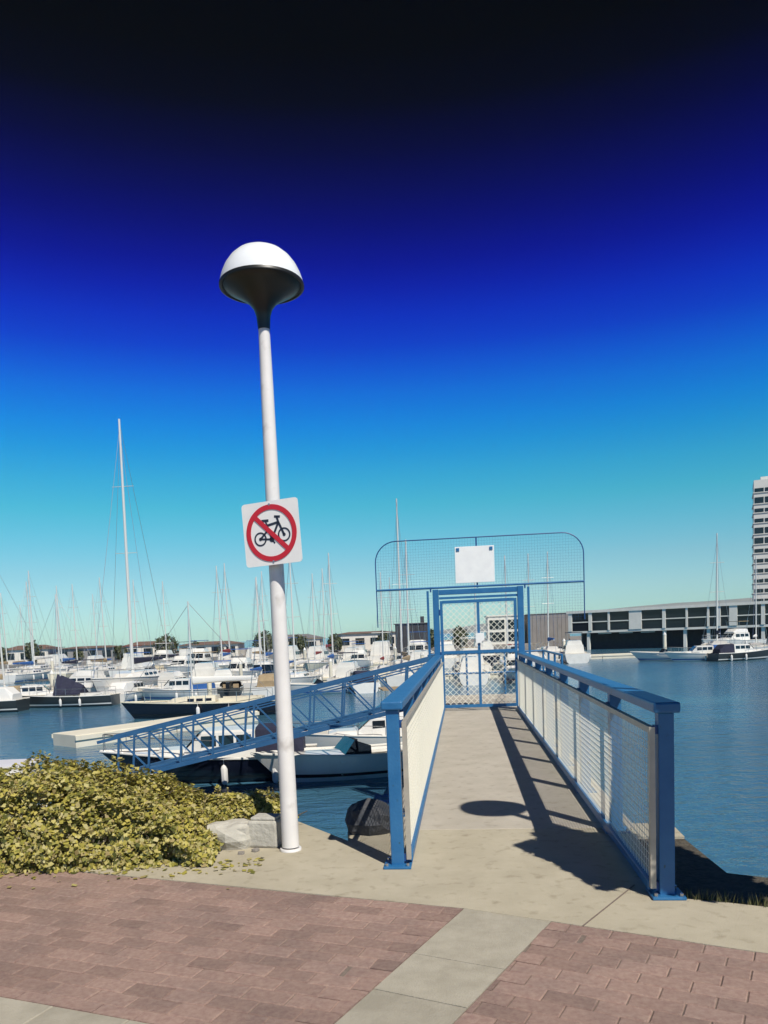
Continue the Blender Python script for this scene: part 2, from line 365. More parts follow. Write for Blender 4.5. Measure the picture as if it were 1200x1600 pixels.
# right red panel
e1r = Vector((math.cos(A_R), math.sin(A_R)))
pr2 = (PR0[0] + e1r.x * 5, PR0[1] + e1r.y * 5)
lay([(PR0[0] + g, PR0[1] - g), (pr2[0], pr2[1] - g), (pr2[0] - d2.x * 3.2, pr2[1] - d2.y * 3.2), (bl_[0] + g, bl_[1])], PR0, A_R, 0.225, 0.1125, 0.0035, True)

def lay_objects(lst, name, mkey, limit):
    lst.sort(key=lambda t_: t_[1][1] + 0.25 * abs(t_[1][0]))
    for k, (poly, c, ang, size, full, z) in enumerate(lst):
        if k >= limit:
            (far_bricks if name == 'brick' else far_slabs).prism(poly, -0.078, z); continue
        if full:
            key = (name, round(size[0], 3))
            if key not in one_brick:
                bm = bmesh.new(); bmesh.ops.create_cube(bm, size=1.0); bmesh.ops.scale(bm, verts=bm.verts, vec=(size[0], size[1], 0.076))
                bmesh.ops.bevel(bm, geom=[e for e in bm.edges if all(v.co.z > 0 for v in e.verts)], offset=0.005, segments=1, affect='EDGES')
                me = bpy.data.meshes.new(name); bm.to_mesh(me); bm.free(); me.materials.append(_M[mkey]); one_brick[key] = me
            o = bpy.data.objects.new(name, one_brick[key]); C.objects.link(o)
            o.location = (c[0], c[1], z - 0.038); o.rotation_euler = (random.uniform(-.004, .004), random.uniform(-.004, .004), ang)
        else:
            o = MB().prism([(p[0] - c[0], p[1] - c[1]) for p in poly], -0.078, z).build(name, mkey); o.location = (c[0], c[1], 0)
        o.parent = pavement
lay_objects(brick_list, 'brick', 'brick_red', 300)
lay_objects(slab_list, 'paving_slab', 'slab_pale', 300)
if far_bricks.v: far_bricks.build('brick_field', 'brick_red', pavement, kind='stuff')
if far_slabs.v: far_slabs.build('slab_field', 'slab_pale', pavement, kind='stuff')

# ------------------------------------------------------------------ pier walkway
O = (0.055, 5.22, 0.0); YAW = R(-6.0)           # local x = across to the right, local y = along the walkway
TW = 1.64; SG = 10.42                           # railing spacing, gate position along the walkway
pier = thing('pier_walkway', 'pale concrete pier walkway leading straight to the blue gate', 'pier', O, YAW)
MB().box((0.82, (0.95 + SG) / 2, -0.102), (1.98, SG - 0.95 - 0.01, 0.212)).build('deck', 'deck_concrete', pier, bevel=0.003)
MB().box((1.05, (SG + 14.4) / 2, -0.112), (3.0, 14.4 - SG, 0.212)).build('platform', 'deck_concrete', pier, bevel=0.006)
for s in (0, 1):
    MB().box((0.05 + s * 1.54, (1.4 + SG) / 2, -0.43), (0.28, SG - 1.5, 0.42)).build('beam', 'wall_concrete', pier)
for yy in (4.4, 7.4, 10.6, 13.6):
    for xx in (0.1, 1.54):
        MB().tube((xx, yy, -3.2), (xx, yy, -0.22 if yy > 10.5 else -0.645), 0.16, n=14).build('pile', 'wall_concrete', pier, smooth=True)

def railing(name, label, tx, inner, s_list, s_end):
    r = thing(name, label, 'railing', O, YAW)
    s0 = s_list[0]
    MB().box((tx, (s0 - 0.07 + s_end) / 2, 1.121), (0.150, s_end - s0 + 0.07, 0.062)).build('handrail_cap', 'blue_paint', r, bevel=0.012)
    for k, s in enumerate(s_list):
        MB().box((tx, s, 0.5455), (0.088, 0.088, 1.09)).build('post', 'blue_paint', r, bevel=0.006)
        bp_ = MB().box((tx, s, 0.009), (0.19, 0.19, 0.018)).build('base_plate', 'blue_paint', r, bevel=0.004)
        for a in (-1, 1):
            for c in (-1, 1):
                MB().tube((tx + a * .072, s + c * .072, 0.018), (tx + a * .072, s + c * .072, 0.036), 0.011, n=6).build('bolt', 'steel', bp_)
    xi = tx + inner * 0.078
    MB().box((xi, (s0 + s_end) / 2, 0.99), (0.032, s_end - s0, 0.036)).build('mesh_top_rail', 'galv_frame', r)
    MB().box((xi, s0 - 0.018, 0.53), (0.032, 0.036, 0.956)).build('mesh_end_rail', 'galv_frame', r)
    MB().box((xi, (s0 + s_end) / 2, 0.062), (0.05, s_end - s0, 0.058)).build('bottom_rail', 'blue_paint', r, bevel=0.006)
    for s in s_list:                                # stubs that carry the mesh panel and the bottom rail
        for z in (0.062, 0.99):
            MB().box((tx + inner * 0.053, s, z), (0.0195, 0.05, 0.05)).build('bracket', 'blue_dark', r)
    mb = MB(); p = 0.045; d = 0.0034
    n = int((s_end - s0) / p)
    for i in range(1, n):
        mb.box((xi, s0 + i * p, 0.531), (d, d, 0.88))
    for j in range(1, int(0.88 / p)):
        mb.box((xi + d, (s0 + s_end) / 2, 0.095 + j * p), (d, s_end - s0 - 0.01, d))
    mb.build('wire_mesh', 'galv', r, kind='stuff')
    return r
railing('walkway_railing', 'blue railing with wire mesh beside the lamp post side of the walkway', 0.0, 1, [0.0 + 1.5 * k for k in range(7)], SG - 0.09)
railing('walkway_railing', 'blue railing with wire mesh on the open water side of the walkway', TW, -1, [-0.63, 0.85, 2.35, 3.85, 5.35, 6.85, 8.35, 9.85], SG - 0.09)

# ------------------------------------------------------------------ security gate with arched guard
gate = thing('security_gate', 'blue steel security gate with arched mesh guard across the walkway', 'gate', (O[0] + SG * math.sin(-YAW), O[1] + SG * math.cos(YAW), 0), YAW)
for x in (-0.02, TW + 0.02):
    MB().box((x, 0, 1.235), (0.12, 0.12, 2.45)).build('post', 'blue_paint', gate, bevel=0.006)
    MB().box((x + (-0.16 if x < 1 else 0.16), 0, 1.24), (0.045, 0.045, 2.40)).build('side_bar', 'blue_paint', gate)
MB().box((0.82, 0, 2.40), (1.55, 0.10, 0.10)).build('lintel', 'blue_paint', gate, bevel=0.005)
MB().box((0.82, 0, 2.285), (1.55, 0.06, 0.045)).build('lintel', 'blue_paint', gate)
gf = MB()
for x in (0.085, TW - 0.085): gf.box((x, 0.0, 1.15), (0.055, 0.05, 2.16))
for z in (0.095, 1.19, 2.205): gf.box((0.82, 0.0, z), (1.415, 0.05, 0.06))
gl = gf.build('gate_leaf', 'blue_paint', gate)
MB().box((0.82, 0.003, 1.15), (0.05, 0.045, 2.05)).build('stile', 'blue_paint', gl)
MB().box((0.84, -0.045, 1.46), (0.17, 0.03, 0.20)).build('lock_plate', 'sign_white', gl, bevel=0.004)
MB().path([(0.90, -0.06, 1.40), (0.90, -0.12, 1.40), (0.99, -0.12, 1.40)], 0.011).build('handle', 'steel', gl)
for z in (0.35, 1.15, 2.0): MB().tube((0.05, -0.05, z - .06), (0.05, -0.05, z + .06), 0.02, n=10).build('hinge', 'blue_dark', gl)
def diamond(mb, x0, x1, z0, z1, y, p, d):
    W_, H_ = x1 - x0, z1 - z0
    n = int((W_ + H_) / p) + 1
    for sgn in (1, -1):
        for i in range(1, n):
            c = i * p                                 # x' + z' = c
            a = max(0, c - H_), c - max(0, c - H_); b = min(c, W_), c - min(c, W_)
            if abs(a[0] - b[0]) < 0.02: continue
            f_ = (lambda q: (x0 + q[0], y + sgn * d / 2, z0 + q[1])) if sgn > 0 else (lambda q: (x1 - q[0], y + sgn * d / 2, z0 + q[1]))
            mb.bar(f_(a), f_(b), d, d)
dm = MB(); diamond(dm, 0.11, 0.795, 0.12, 1.165, 0.0, 0.12, 0.008); diamond(dm, 0.845, 1.53, 0.12, 1.165, 0.0, 0.12, 0.008)
diamond(dm, 0.11, 0.795, 1.22, 2.18, 0.0, 0.12, 0.008); diamond(dm, 0.845, 1.53, 1.22, 2.18, 0.0, 0.12, 0.008)
dm.build('diamond_mesh', 'galv', gl, kind='stuff')
# guard: rounded frame of pipe spreading past both sides of the gate
gx0, gx1, gz0, gz1, gr = -1.22, 2.92, 1.75, 3.47, 0.42
pts = [(gx0, 0, gz0)]
for k in range(9):
    a = math.pi - k * math.pi / 16; pts.append((gx0 + gr + gr * math.cos(a), 0, gz1 - gr + gr * math.sin(a)))
for k in range(9):
    a = math.pi / 2 - k * math.pi / 16; pts.append((gx1 - gr + gr * math.cos(a), 0, gz1 - gr + gr * math.sin(a)))
pts.append((gx1, 0, gz0))
MB().path([(p[0], 0.07, p[2]) for p in pts], 0.011).build('guard_frame', 'blue_dark', gate)
MB().tube((gx0, 0.07, 2.50), (gx1, 0.07, 2.50), 0.022, n=10).build('guard_rail', 'blue_paint', gate, smooth=True)
for xx in (-0.12, 0.82, TW + 0.12): MB().box((xx, 0.07, 2.97 if xx == 0.82 else 2.47), (0.03, 0.03, 1.0 if xx == 0.82 else 0.1)).build('guard_strut', 'blue_dark', gate)
gm_ = MB(); d = 0.0018
def gtop(x):
    if x < gx0 + gr: return gz1 - gr + math.sqrt(max(0, gr * gr - (gx0 + gr - x) ** 2))
    if x > gx1 - gr: return gz1 - gr + math.sqrt(max(0, gr * gr - (x - gx1 + gr) ** 2))
    return gz1
n = int((gx1 - gx0) / 0.055)
for i in range(1, n):
    x = gx0 + i * 0.055; zb = 2.52 if -0.3 < x < TW + 0.3 else gz0
    zt = gtop(x) - 0.01
    gm_.box((x, 0.07, (zb + zt) / 2), (d, d, zt - zb))
for j in range(1, 31):
    z = gz0 + j * 0.055
    xa, xb = gx0, gx1
    if z > gz1 - gr:
        k = math.sqrt(max(0, gr * gr - (z - gz1 + gr) ** 2)); xa, xb = gx0 + gr - k, gx1 - gr + k
    if z > 2.52: gm_.box(((xa + xb) / 2, 0.07 + d, z), (xb - xa, d, d))
    else:
        gm_.box(((xa - 0.1) / 2, 0.07 + d, z), (-0.1 - xa, d, d)); gm_.box(((xb + TW + 0.1) / 2, 0.07 + d, z), (xb - TW - 0.1, d, d))
gm_.build('guard_mesh', 'blue_dark', gate, kind='stuff')

nb = thing('notice_board', 'blank white notice board fixed above the blue gate', 'sign', (gate.location.x, gate.location.y, 0), YAW)
MB().box((0.78, 0.035, 2.93), (0.78, 0.02, 0.72)).build('board', 'sign_white', nb, bevel=0.004)
for x in (0.45, 1.11): MB().box((x, 0.03, 3.235), (0.06, 0.04, 0.06)).build('clip', 'blue_paint', nb)

# platform railing behind the gate
pr_ = thing('platform_railing', 'short blue railing round the pier head behind the gate', 'railing', O, YAW)
pc = [(2.48, SG + 0.25), (2.48, 14.3), (-0.38, 14.3)]
for i in range(2):
    p, q = Vector(pc[i]), Vector(pc[i + 1])
    for z in (0.55, 1.05): MB().tube((p.x, p.y, z), (q.x, q.y, z), 0.025, n=8).build('rail', 'blue_paint', pr_, smooth=True)
    for k in range(4):
        a = p.lerp(q, k / 3.0)
        if i == 1 and k == 0: continue
        MB().tube((a.x, a.y, -0.004), (a.x, a.y, 1.05), 0.025, n=8).build('post', 'blue_paint', pr_, smooth=True)

# ------------------------------------------------------------------ gangway (truss ramp) down to the float
GX0, GX1, GY0, GY1 = 1.28, -6.4, 18.0, 19.15
def zb(x): return -0.255 + 0.207 * x
gang = thing('gangway', 'blue truss gangway sloping down from the pier head to the float', 'gangway', (GX1, (GY0 + GY1) / 2, zb(GX1)))
def gl_(x, y, z): return (x - GX1, y - (GY0 + GY1) / 2, z - zb(GX1))
for y in (GY0, GY1):
    MB().bar(gl_(GX0, y, zb(GX0)), gl_(GX1, y, zb(GX1)), 0.07, 0.10).build('bottom_chord', 'gangway_blue', gang)
    MB().bar(gl_(GX0, y, zb(GX0) + 1.0), gl_(GX1 - 0.4, y, zb(GX1 - 0.4) + 1.0), 0.06, 0.07).build('top_chord', 'gangway_blue', gang)
    MB().bar(gl_(GX0, y, zb(GX0) + 0.86), gl_(GX1, y, zb(GX1) + 0.86), 0.025, 0.03).build('handrail', 'gangway_blue', gang)
    nb_ = 10; st = (GX0 - GX1) / nb_
    for k in range(nb_ + 1):
        x = GX1 + k * st; x = min(max(x, GX1 + 0.03), GX0 - 0.03)
        MB().bar(gl_(x, y, zb(x) + 0.05), gl_(x + 0.08, y, zb(x + 0.08) + 0.967), 0.045, up=(0, 1, 0)).build('upright', 'gangway_blue', gang)
        if k < nb_:
            MB().bar(gl_(x + 0.08, y + 0.001, zb(x + .08) + 0.95), gl_(x + st, y + 0.001, zb(x + st) + 0.06), 0.035, up=(0, 1, 0)).build('diagonal', 'gangway_blue', gang)
dk = MB(); dk.bar(gl_(GX0, (GY0 + GY1) / 2, zb(GX0) + 0.075), gl_(GX1, (GY0 + GY1) / 2, zb(GX1) + 0.075), GY1 - GY0 - 0.09, 0.04)
dk.build('deck', 'gangway_blue', gang)
MB().box((-0.22, 0, -0.10), (0.46, 1.1, 0.05)).build('apron_flap', 'steel', gang)

# ------------------------------------------------------------------ floating docks and pilings
def dock(x0, y0, x1, y1, wd, label, top=-1.72, mkey='float_top', group=None):
    p, q = Vector((x0, y0)), Vector((x1, y1)); L = (q - p).length; c = (p + q) / 2
    o = thing('floating_dock', label, 'dock', (c.x, c.y, WZ), math.atan2(q.y - p.y, q.x - p.x), group)
    h = top - WZ
    n = max(1, int(L / 4.0)); sl = L / n
    for k in range(n):
        MB().box((-L / 2 + (k + .5) * sl, 0, h - 0.30), (sl - 0.05, wd, 0.6)).build('float_section', mkey, o, bevel=0.02)
    for s in (-1, 1):
        MB().box((0, s * (wd / 2 + 0.031), h - 0.12), (L, 0.06, 0.16)).build('waler', 'float_top', o)
    return o
dock(-11.4, 18.6, -5.9, 18.6, 2.0, 'pale floating dock at the foot of the blue gangway')
dock(-12.4, 29.4, -6.6, 36.6, 1.7, 'pale finger dock lying between the gangway and the dark sloop')
dock(-44, 53.0, -19.6, 51.4, 1.6, 'short pale dock behind the boat with the dark boom tent')
dock(-20, 66.0, 14, 62.5, 1.8, 'long pale dock lined with white boats behind the gangway')
dock(-52, 98.0, 34, 90.0, 2.0, 'long pale dock in the middle of the marina')
dock(-70, 123.0, 20, 116.0, 2.0, 'long pale dock close to the far shore')
pil_sh = MB().tube((0, 0, -2.5), (0, 0, 2.25), 0.17, n=10).mesh('pile_shaft', 'float_top', True)
pil_cp = MB().lathe([(0.001, 2.55), (0.19, 2.27), (0.19, 2.22), (0.17, 2.22)], n=10).mesh('pile_cap', 'white_gel')
def piling(x, y, sc, lab, grp):
    o = thing('piling', lab, 'piling', (x, y, WZ), random.uniform(0, 6), grp, sc)
    inst(pil_sh, 'shaft', o); inst(pil_cp, 'cap', o)
for k in range(9): piling(-50 + k * 10.2 + random.uniform(-1, 1), 97.0 - (k * 10.2) * 0.093 - 2.2, random.uniform(.9, 1.15), 'pale piling with conical cap along the middle dock', 'pilings along the middle dock')
for k in range(5): piling(-19 + k * 7.4, 65.6 - k * .75 - 2.0, random.uniform(.8, 1.0), 'pale piling with conical cap along the long boat-lined dock', 'pilings along the boat-lined dock')
for k in range(3): piling(-40 + k * 8.4, 53.2 - k * .5 + 1.7, 0.9, 'pale piling with conical cap behind the short dock', 'pilings behind the short dock')
piling(-9.2, 40.6, 0.75, 'slim pale piling standing behind the dark-hulled sloop', 'slim pilings')
bx = thing('dock_box', 'white storage box on the float at the foot of the gangway', 'box', (-9.3, 18.9, -1.72))
MB().box((0, 0, 0.22), (1.1, 0.55, 0.44)).build('body', 'white_gel', bx, bevel=0.02)
MB().panel([(-.58, -.31, .445), (.58, -.31, .445), (.58, .31, .53), (-.58, .31, .53)], 0.04).build('lid', 'white_gel', bx)

# ------------------------------------------------------------------ boats
_K = {}
def hull_parts(L, B, F, rake=0.6, transom=0.78, sheer=0.35, n=14):
    sec = []
    for i in range(n + 1):
        u = i / n
        hb = B / 2 * (transom + (1 - transom) * (1 - ((.4 - u) / .4) ** 2)) if u < .4 else B / 2 * max(0.012, 1 - ((u - .4) / .6) ** 2.3)
        z = F * (1 + sheer * max(0, (u - .25)) ** 1.6 + 0.06 * max(0, .25 - u))
        x0 = L * (u - .5)
        rk = rake * u ** 5
        row = []
        for (fr, zz) in ((0.0, -0.45 * (1 - u ** 6)), (0.62 * (1 - .3 * u), -0.12), (0.86 - .2 * u, 0.18 * F), (0.95 - .04 * u, 0.6 * z), (1.0, z)):
            row.append((x0 + rk * (max(zz, -.2) / F - 0.5), hb * fr, zz))
        sec.append(row)
    mb = MB(); m = 5; vs = []; fs = []
    for sgn in (1, -1):
        o = len(vs)
        for row in sec: vs += [(p[0], p[1] * sgn, p[2]) for p in row]
        fs += [(o + i * m + k, o + i * m + k + 1, o + (i + 1) * m + k + 1, o + (i + 1) * m + k) for i in range(n) for k in range(m - 1)]
    tot = (n + 1) * m
    fs.append(tuple([k for k in range(m)] + [tot + k for k in range(m - 1, 0, -1)]))
    mb.add(vs, fs); mb.sm = True
    dk_ = MB(); dv = []
    for row in sec:
        p = row[-1]; dv += [(p[0], p[1] * 0.985, p[2] - 0.05), (p[0], 0, p[2] - 0.01), (p[0], -p[1] * 0.985, p[2] - 0.05)]
    dk_.add(dv, [(i * 3 + k, i * 3 + k + 1, (i + 1) * 3 + k + 1, (i + 1) * 3 + k) for i in range(n) for k in (0, 1)]); dk_.sm = True
    gw = MB(); gw.path([(r[-1][0], r[-1][1], r[-1][2]) for r in sec], 0.035, 6); gw.path([(r[-1][0], -r[-1][1], r[-1][2]) for r in sec], 0.035, 6)
    st = MB()
    for sgn in (1, -1):
        pv = []
        for row in sec:
            a, b_ = Vector(row[2]), Vector(row[3])
            for k in (0.02, 0.3):
                q = a.lerp(b_, k); pv.append((q.x + 0.004, (q.y + 0.006) * sgn, q.z))
        st.add(pv, [(2 * i, 2 * i + 1, 2 * i + 3, 2 * i + 2) for i in range(n)])
    def half(u):
        i = min(int(u * n), n - 1); k = u * n - i; a, b_ = Vector(sec[i][-1]), Vector(sec[i + 1][-1]); return a.lerp(b_, k)
    return mb, dk_, gw, st, half
def loft_cabin(secs, tumble=0.86):
    """secs: list of (x, halfwidth, z0, z1)"""
    mb = MB(); vs = []
    for (x, hw, z0, z1) in secs:
        vs += [(x, hw, z0), (x, hw * tumble, z1 - 0.05), (x, hw * tumble * .8, z1), (x, -hw * tumble * .8, z1), (x, -hw * tumble, z1 - 0.05), (x, -hw, z0)]
    n = len(secs)
    fs = [(i * 6 + k, i * 6 + (k + 1), (i + 1) * 6 + (k + 1), (i + 1) * 6 + k) for i in range(n - 1) for k in range(5)]
    fs += [tuple(range(6)), tuple(range((n - 1) * 6, n * 6))[::-1]]
    return mb.add(vs, fs)
def side_pane(x0, x1, w0, w1, z0, z1, zc0, zc1, sgn, tumble=0.86):
    def yy(wd, z): k = (z - zc0) / (zc1 - 0.05 - zc0); return wd * (1 + (tumble - 1) * k)
    q = [(x0, sgn * (yy(w0, z0) - .004), z0), (x1, sgn * (yy(w1, z0) - .004), z0), (x1, sgn * (yy(w1, z1) - .004), z1), (x0, sgn * (yy(w0, z1) - .004), z1)]
    if sgn > 0: q = [q[1], q[0], q[3], q[2]]
    return MB().panel(q, 0.018)
def fenders(P, half, us):
    for u in us:
        for sgn in (1, -1):
            q = half(u); y = sgn * (q.y + .09); z = q.z
            P.append(('fender', MB().lathe([(.002, -.72), (.06, -.70), (.095, -.62), (.095, -.26), (.06, -.18), (.01, -.15), (.008, .02), (.001, .02)], (q.x, y, z), n=8), 'fend'))
def kind_yacht(L, B, F, Hm, tent=False):
    P = []; h, d_, g_, st, half = hull_parts(L, B, F, rake=L * .07)
    P += [('hull', h, 'hull'), ('deck', d_, 'deck'), ('gunwale', g_, 'trim'), ('stripe', st, 'stripe')]
    cz = half(.5).z - .06; ch = 0.42 * (L / 8.5) ** .6; hw = B * .30
    x0, x1 = -.10 * L, .24 * L
    P.append(('cabin', loft_cabin([(x0, hw, cz, cz + ch), (x0 + .2 * L, hw * .98, cz, cz + ch * .95), (x1 - .05 * L, hw * .72, cz, cz + ch * .75), (x1, hw * .5, cz, cz + ch * .25)]), 'cabin'))
    for sgn in (1, -1):
        for k in range(3):
            a = x0 + (.025 + k * .058) * L; P.append(('cabin_window', side_pane(a, a + .043 * L, hw, hw, cz + ch * .35, cz + ch * .68, cz, cz + ch * .97, sgn), 'glass'))
    ck = MB(); z = half(.25).z
    for sgn in (1, -1): ck.box((-.26 * L, sgn * B * .26, z + .09), (.28 * L, .06, .26))
    ck.box((-.40 * L, 0, z + .09), (.06, B * .5, .26)); P.append(('coaming', ck, 'cabin'))
    P.append(('cockpit_floor', MB().box((-.26 * L, 0, z + .0), (.27 * L, B * .48, .03)), 'teak'))
    mz = cz + ch * .8; mx = .07 * L
    P.append(('mast', MB().tube((mx, 0, mz - .3), (mx - .01 * Hm, 0, Hm), .085 * (Hm / 12) ** .9, .055 * (Hm / 12) ** .7, n=8), 'spar'))
    for k in (.52, .76) if Hm > 11 else (.6,):
        P.append(('spreader', MB().tube((mx - .01 * Hm * k, -B * .22, Hm * k), (mx - .01 * Hm * k, B * .22, Hm * k), .022, n=6), 'spar'))
    bz = mz + .75
    P.append(('boom', MB().tube((mx - .05, 0, bz), (-.36 * L, 0, bz + .05), .05, n=8), 'spar'))
    if tent:
        tv = []; xs = [mx + .03 * L, mx - .03 * L, -.08 * L, -.17 * L]
        for x, hh in zip(xs, (1.35, 1.2, .8, .45)): tv += [(x, B * .40, z + .12), (x, 0, z + .35 + hh), (x, -B * .40, z + .12)]
        tm = MB().add(tv, [(i * 3 + k, i * 3 + k + 1, i * 3 + k + 4, i * 3 + k + 3) for i in range(3) for k in (0, 1)] + [(0, 1, 2), (11, 10, 9)])
        P.append(('boom_tent', tm, 'cover'))
    else:
        cv = MB(); prof = []
        for k in range(9):
            u = k / 8; prof.append(((mx - .08) + u * (-.35 * L - mx + .08), bz + .10 + .05 * u, .17 * (1 - .55 * u) * (L / 8.5) ** .5))
        vs = []; nn = 8
        for (x, zc, r) in prof:
            vs += [(x, r * .8 * math.cos(2 * math.pi * k / nn), zc + r * 1.25 * math.sin(2 * math.pi * k / nn)) for k in range(nn)]
        cv.add(vs, [(i * nn + k, i * nn + (k + 1) % nn, (i + 1) * nn + (k + 1) % nn, (i + 1) * nn + k) for i in range(8) for k in range(nn)] + [tuple(range(nn)), tuple(range(8 * nn, 9 * nn))]); cv.sm = True
        P.append(('sail_cover', cv, 'cover'))
    bow = half(.985); ste = half(0.0)
    sy = MB(); r = .011 * max(1, L / 9)
    sy.tube((bow.x, 0, bow.z), (mx - .0095 * Hm, 0, Hm * .97), r, n=4); sy.tube((ste.x + .1, 0, ste.z), (mx - .01 * Hm, 0, Hm * .99), r, n=4)
    for sgn in (1, -1):
        hb = half(.55); sy.tube((mx - .1, sgn * hb.y * .95, hb.z), (mx - .005 * Hm, sgn * B * .22, Hm * .52), r, n=4); sy.tube((mx - .005 * Hm, sgn * B * .22, Hm * .52), (mx - .0095 * Hm, 0, Hm * .95), r, n=4)
    P.append(('stay', sy, 'wire'))
    rl = MB()
    for sgn in (1, -1):
        pp = [half(u) for u in (.05, .25, .45, .65, .85, .97)]
        rl.path([(p.x, sgn * p.y * .96, p.z + .55) for p in pp], .014, 5)
        for p in pp: rl.tube((p.x, sgn * p.y * .96, p.z - .03), (p.x, sgn * p.y * .96, p.z + .55), .014, n=5)
    P.append(('lifeline', rl, 'wire'))
    fenders(P, half, (.3, .5))
    return P
def kind_cruiser(L, B, F, fly=True):
    P = []; h, d_, g_, st, half = hull_parts(L, B, F, rake=L * .13, sheer=.55, transom=.9)
    P += [('hull', h, 'hull'), ('deck', d_, 'deck'), ('gunwale', g_, 'trim'), ('stripe', st, 'stripe')]
    cz = half(.45).z - .06; ch = .95 * (L / 8) ** .5; hw = B * .36
    x0, x1 = -.20 * L, .16 * L
    P.append(('cabin', loft_cabin([(x0, hw, cz, cz + ch), (x0 + .2 * L, hw, cz, cz + ch), (x1 - .09 * L, hw * .97, cz, cz + ch * .98), (x1, hw * .9, cz, cz + ch * .38)]), 'cabin'))
    P.append(('foredeck_trunk', loft_cabin([(x1 - .02 * L, hw * .86, cz, cz + ch * .36), (x1 + .12 * L, hw * .7, cz, cz + ch * .34), (x1 + .2 * L, hw * .35, cz, cz + ch * .15)]), 'cabin'))
    for sgn in (1, -1):
        for k in range(3):
            a = x0 + (.02 + k * .088) * L; P.append(('cabin_window', side_pane(a, a + .074 * L, hw, hw, cz + ch * .48, cz + ch * .84, cz, cz + ch, sgn), 'glass'))
    # windscreen
    ws = MB()
    for (a, b_) in ((-.92, -.04), (.04, .92)):
        xa, xb = x1 - .012 * L, x1 - .082 * L
        ws.panel([(xa + .004, hw * .86 * a, cz + ch * .44), (xa + .004, hw * .86 * b_, cz + ch * .44), (xb + .03, hw * .80 * b_, cz + ch * .92), (xb + .03, hw * .80 * a, cz + ch * .92)], .03)
    P.append(('windscreen', ws, 'glass'))
    if fly:
        P.append(('flybridge', loft_cabin([(x0 + .01 * L, hw * .8, cz + ch - .01, cz + ch + .45), (x0 + .2 * L, hw * .8, cz + ch - .01, cz + ch + .5), (x0 + .27 * L, hw * .7, cz + ch - .01, cz + ch + .12)]), 'cabin'))
        P.append(('bimini', MB().box((x0 + .1 * L, 0, cz + ch + 1.35), (.2 * L, hw * 1.6, .06)), 'cover'))
        for sx in (.015, .185):
            for sgn in (1, -1): P.append(('bimini_leg', MB().tube((x0 + sx * L, sgn * hw * .7, cz + ch + .3), (x0 + sx * L, sgn * hw * .75, cz + ch + 1.33), .018, n=5), 'wire'))
    else:
        P.append(('cockpit_canopy', loft_cabin([(-.44 * L, hw * .9, cz, cz + ch * .5), (-.36 * L, hw * .95, cz, cz + ch * 1.02), (x0 - .01, hw * .98, cz, cz + ch * 1.05)]), 'cover'))
    P.append(('antenna', MB().tube((x0 + .05 * L, hw * .6, cz + ch), (x0 - .02 * L, hw * .65, cz + ch + 2.2), .014, .008, n=5), 'wire'))
    rl = MB()
    for sgn in (1, -1):
        pp = [half(u) for u in (.5, .65, .8, .92, .985)]
        rl.path([(p.x, sgn * p.y * .96, p.z + .5) for p in pp], .016, 5)
        for p in pp: rl.tube((p.x, sgn * p.y * .96, p.z - .03), (p.x, sgn * p.y * .96, p.z + .5), .014, n=5)
    P.append(('bow_rail', rl, 'wire'))
    fenders(P, half, (.2, .45))
    return P
def kind_runabout(L, B, F):
    P = []; h, d_, g_, st, half = hull_parts(L, B, F, rake=L * .15, sheer=.4, transom=.92)
    P += [('hull', h, 'hull'), ('gunwale', g_, 'trim'), ('stripe', st, 'stripe')]
    fd = MB(); n = 8; vs = []
    for i in range(n + 1):
        u = .55 + .445 * i / n; p = half(u); vs += [(p.x, p.y * .99, p.z - .02), (p.x, 0, p.z + .06 * (1 - i / n)), (p.x, -p.y * .99, p.z - .02)]
    fd.add(vs, [(i * 3 + k, i * 3 + k + 1, i * 3 + k + 4, i * 3 + k + 3) for i in range(n) for k in (0, 1)]); fd.sm = True
    P.append(('foredeck', fd, 'deck'))
    P.append(('floor', MB().box((-.2 * L, 0, F * .28), (.56 * L, B * .74, .04)), 'deck'))
    sd_ = MB()
    for sgn in (1, -1): sd_.box((-.2 * L, sgn * B * .40, F * .82), (.58 * L, B * .12, .08))
    P.append(('side_deck', sd_, 'deck'))
    P.append(('aft_deck', MB().box((-.44 * L, 0, F * .80), (.11 * L, B * .66, .10)), 'deck'))
    z = half(.55).z; xw = .05 * L
    ws = MB(); ws.panel([(xw, -B * .38, z), (xw, B * .38, z), (xw - .32, B * .33, z + .38), (xw - .32, -B * .33, z + .38)], .012)
    for sgn in (1, -1): ws.panel([(xw, sgn * B * .38, z), (xw - .75, sgn * B * .43, z - .02), (xw - .75, sgn * B * .41, z + .22), (xw - .32, sgn * B * .33, z + .38)], .012)
    P.append(('windscreen', ws, 'glass'))
    for (x, y) in ((-.06, .2), (-.06, -.2)):
        P.append(('seat', MB().box((x * L, y * B, F * .5), (.42, .42, .34)), 'cabin')); P.append(('seat_back', MB().box((x * L - .2, y * B, F * .5 + .36), (.08, .42, .42)), 'cover'))
    P.append(('bench', MB().box((-.33 * L, 0, F * .5), (.4, B * .66, .3)), 'cabin'))
    om = MB(); om.box((-.54 * L, 0, F + .22), (.36, .30, .46)); om.box((-.54 * L, 0, F - .35), (.14, .10, .8)); P.append(('outboard_motor', om, 'motor'))
    return P
MATS0 = dict(hull='white_gel', deck='deck_cream', trim='white_gel', stripe='cover_blue', cabin='white_gel', glass='glass_dark', teak='teak', spar='alu', cover='cover_blue', wire='steel', motor='black_gel', fend='cover_white')
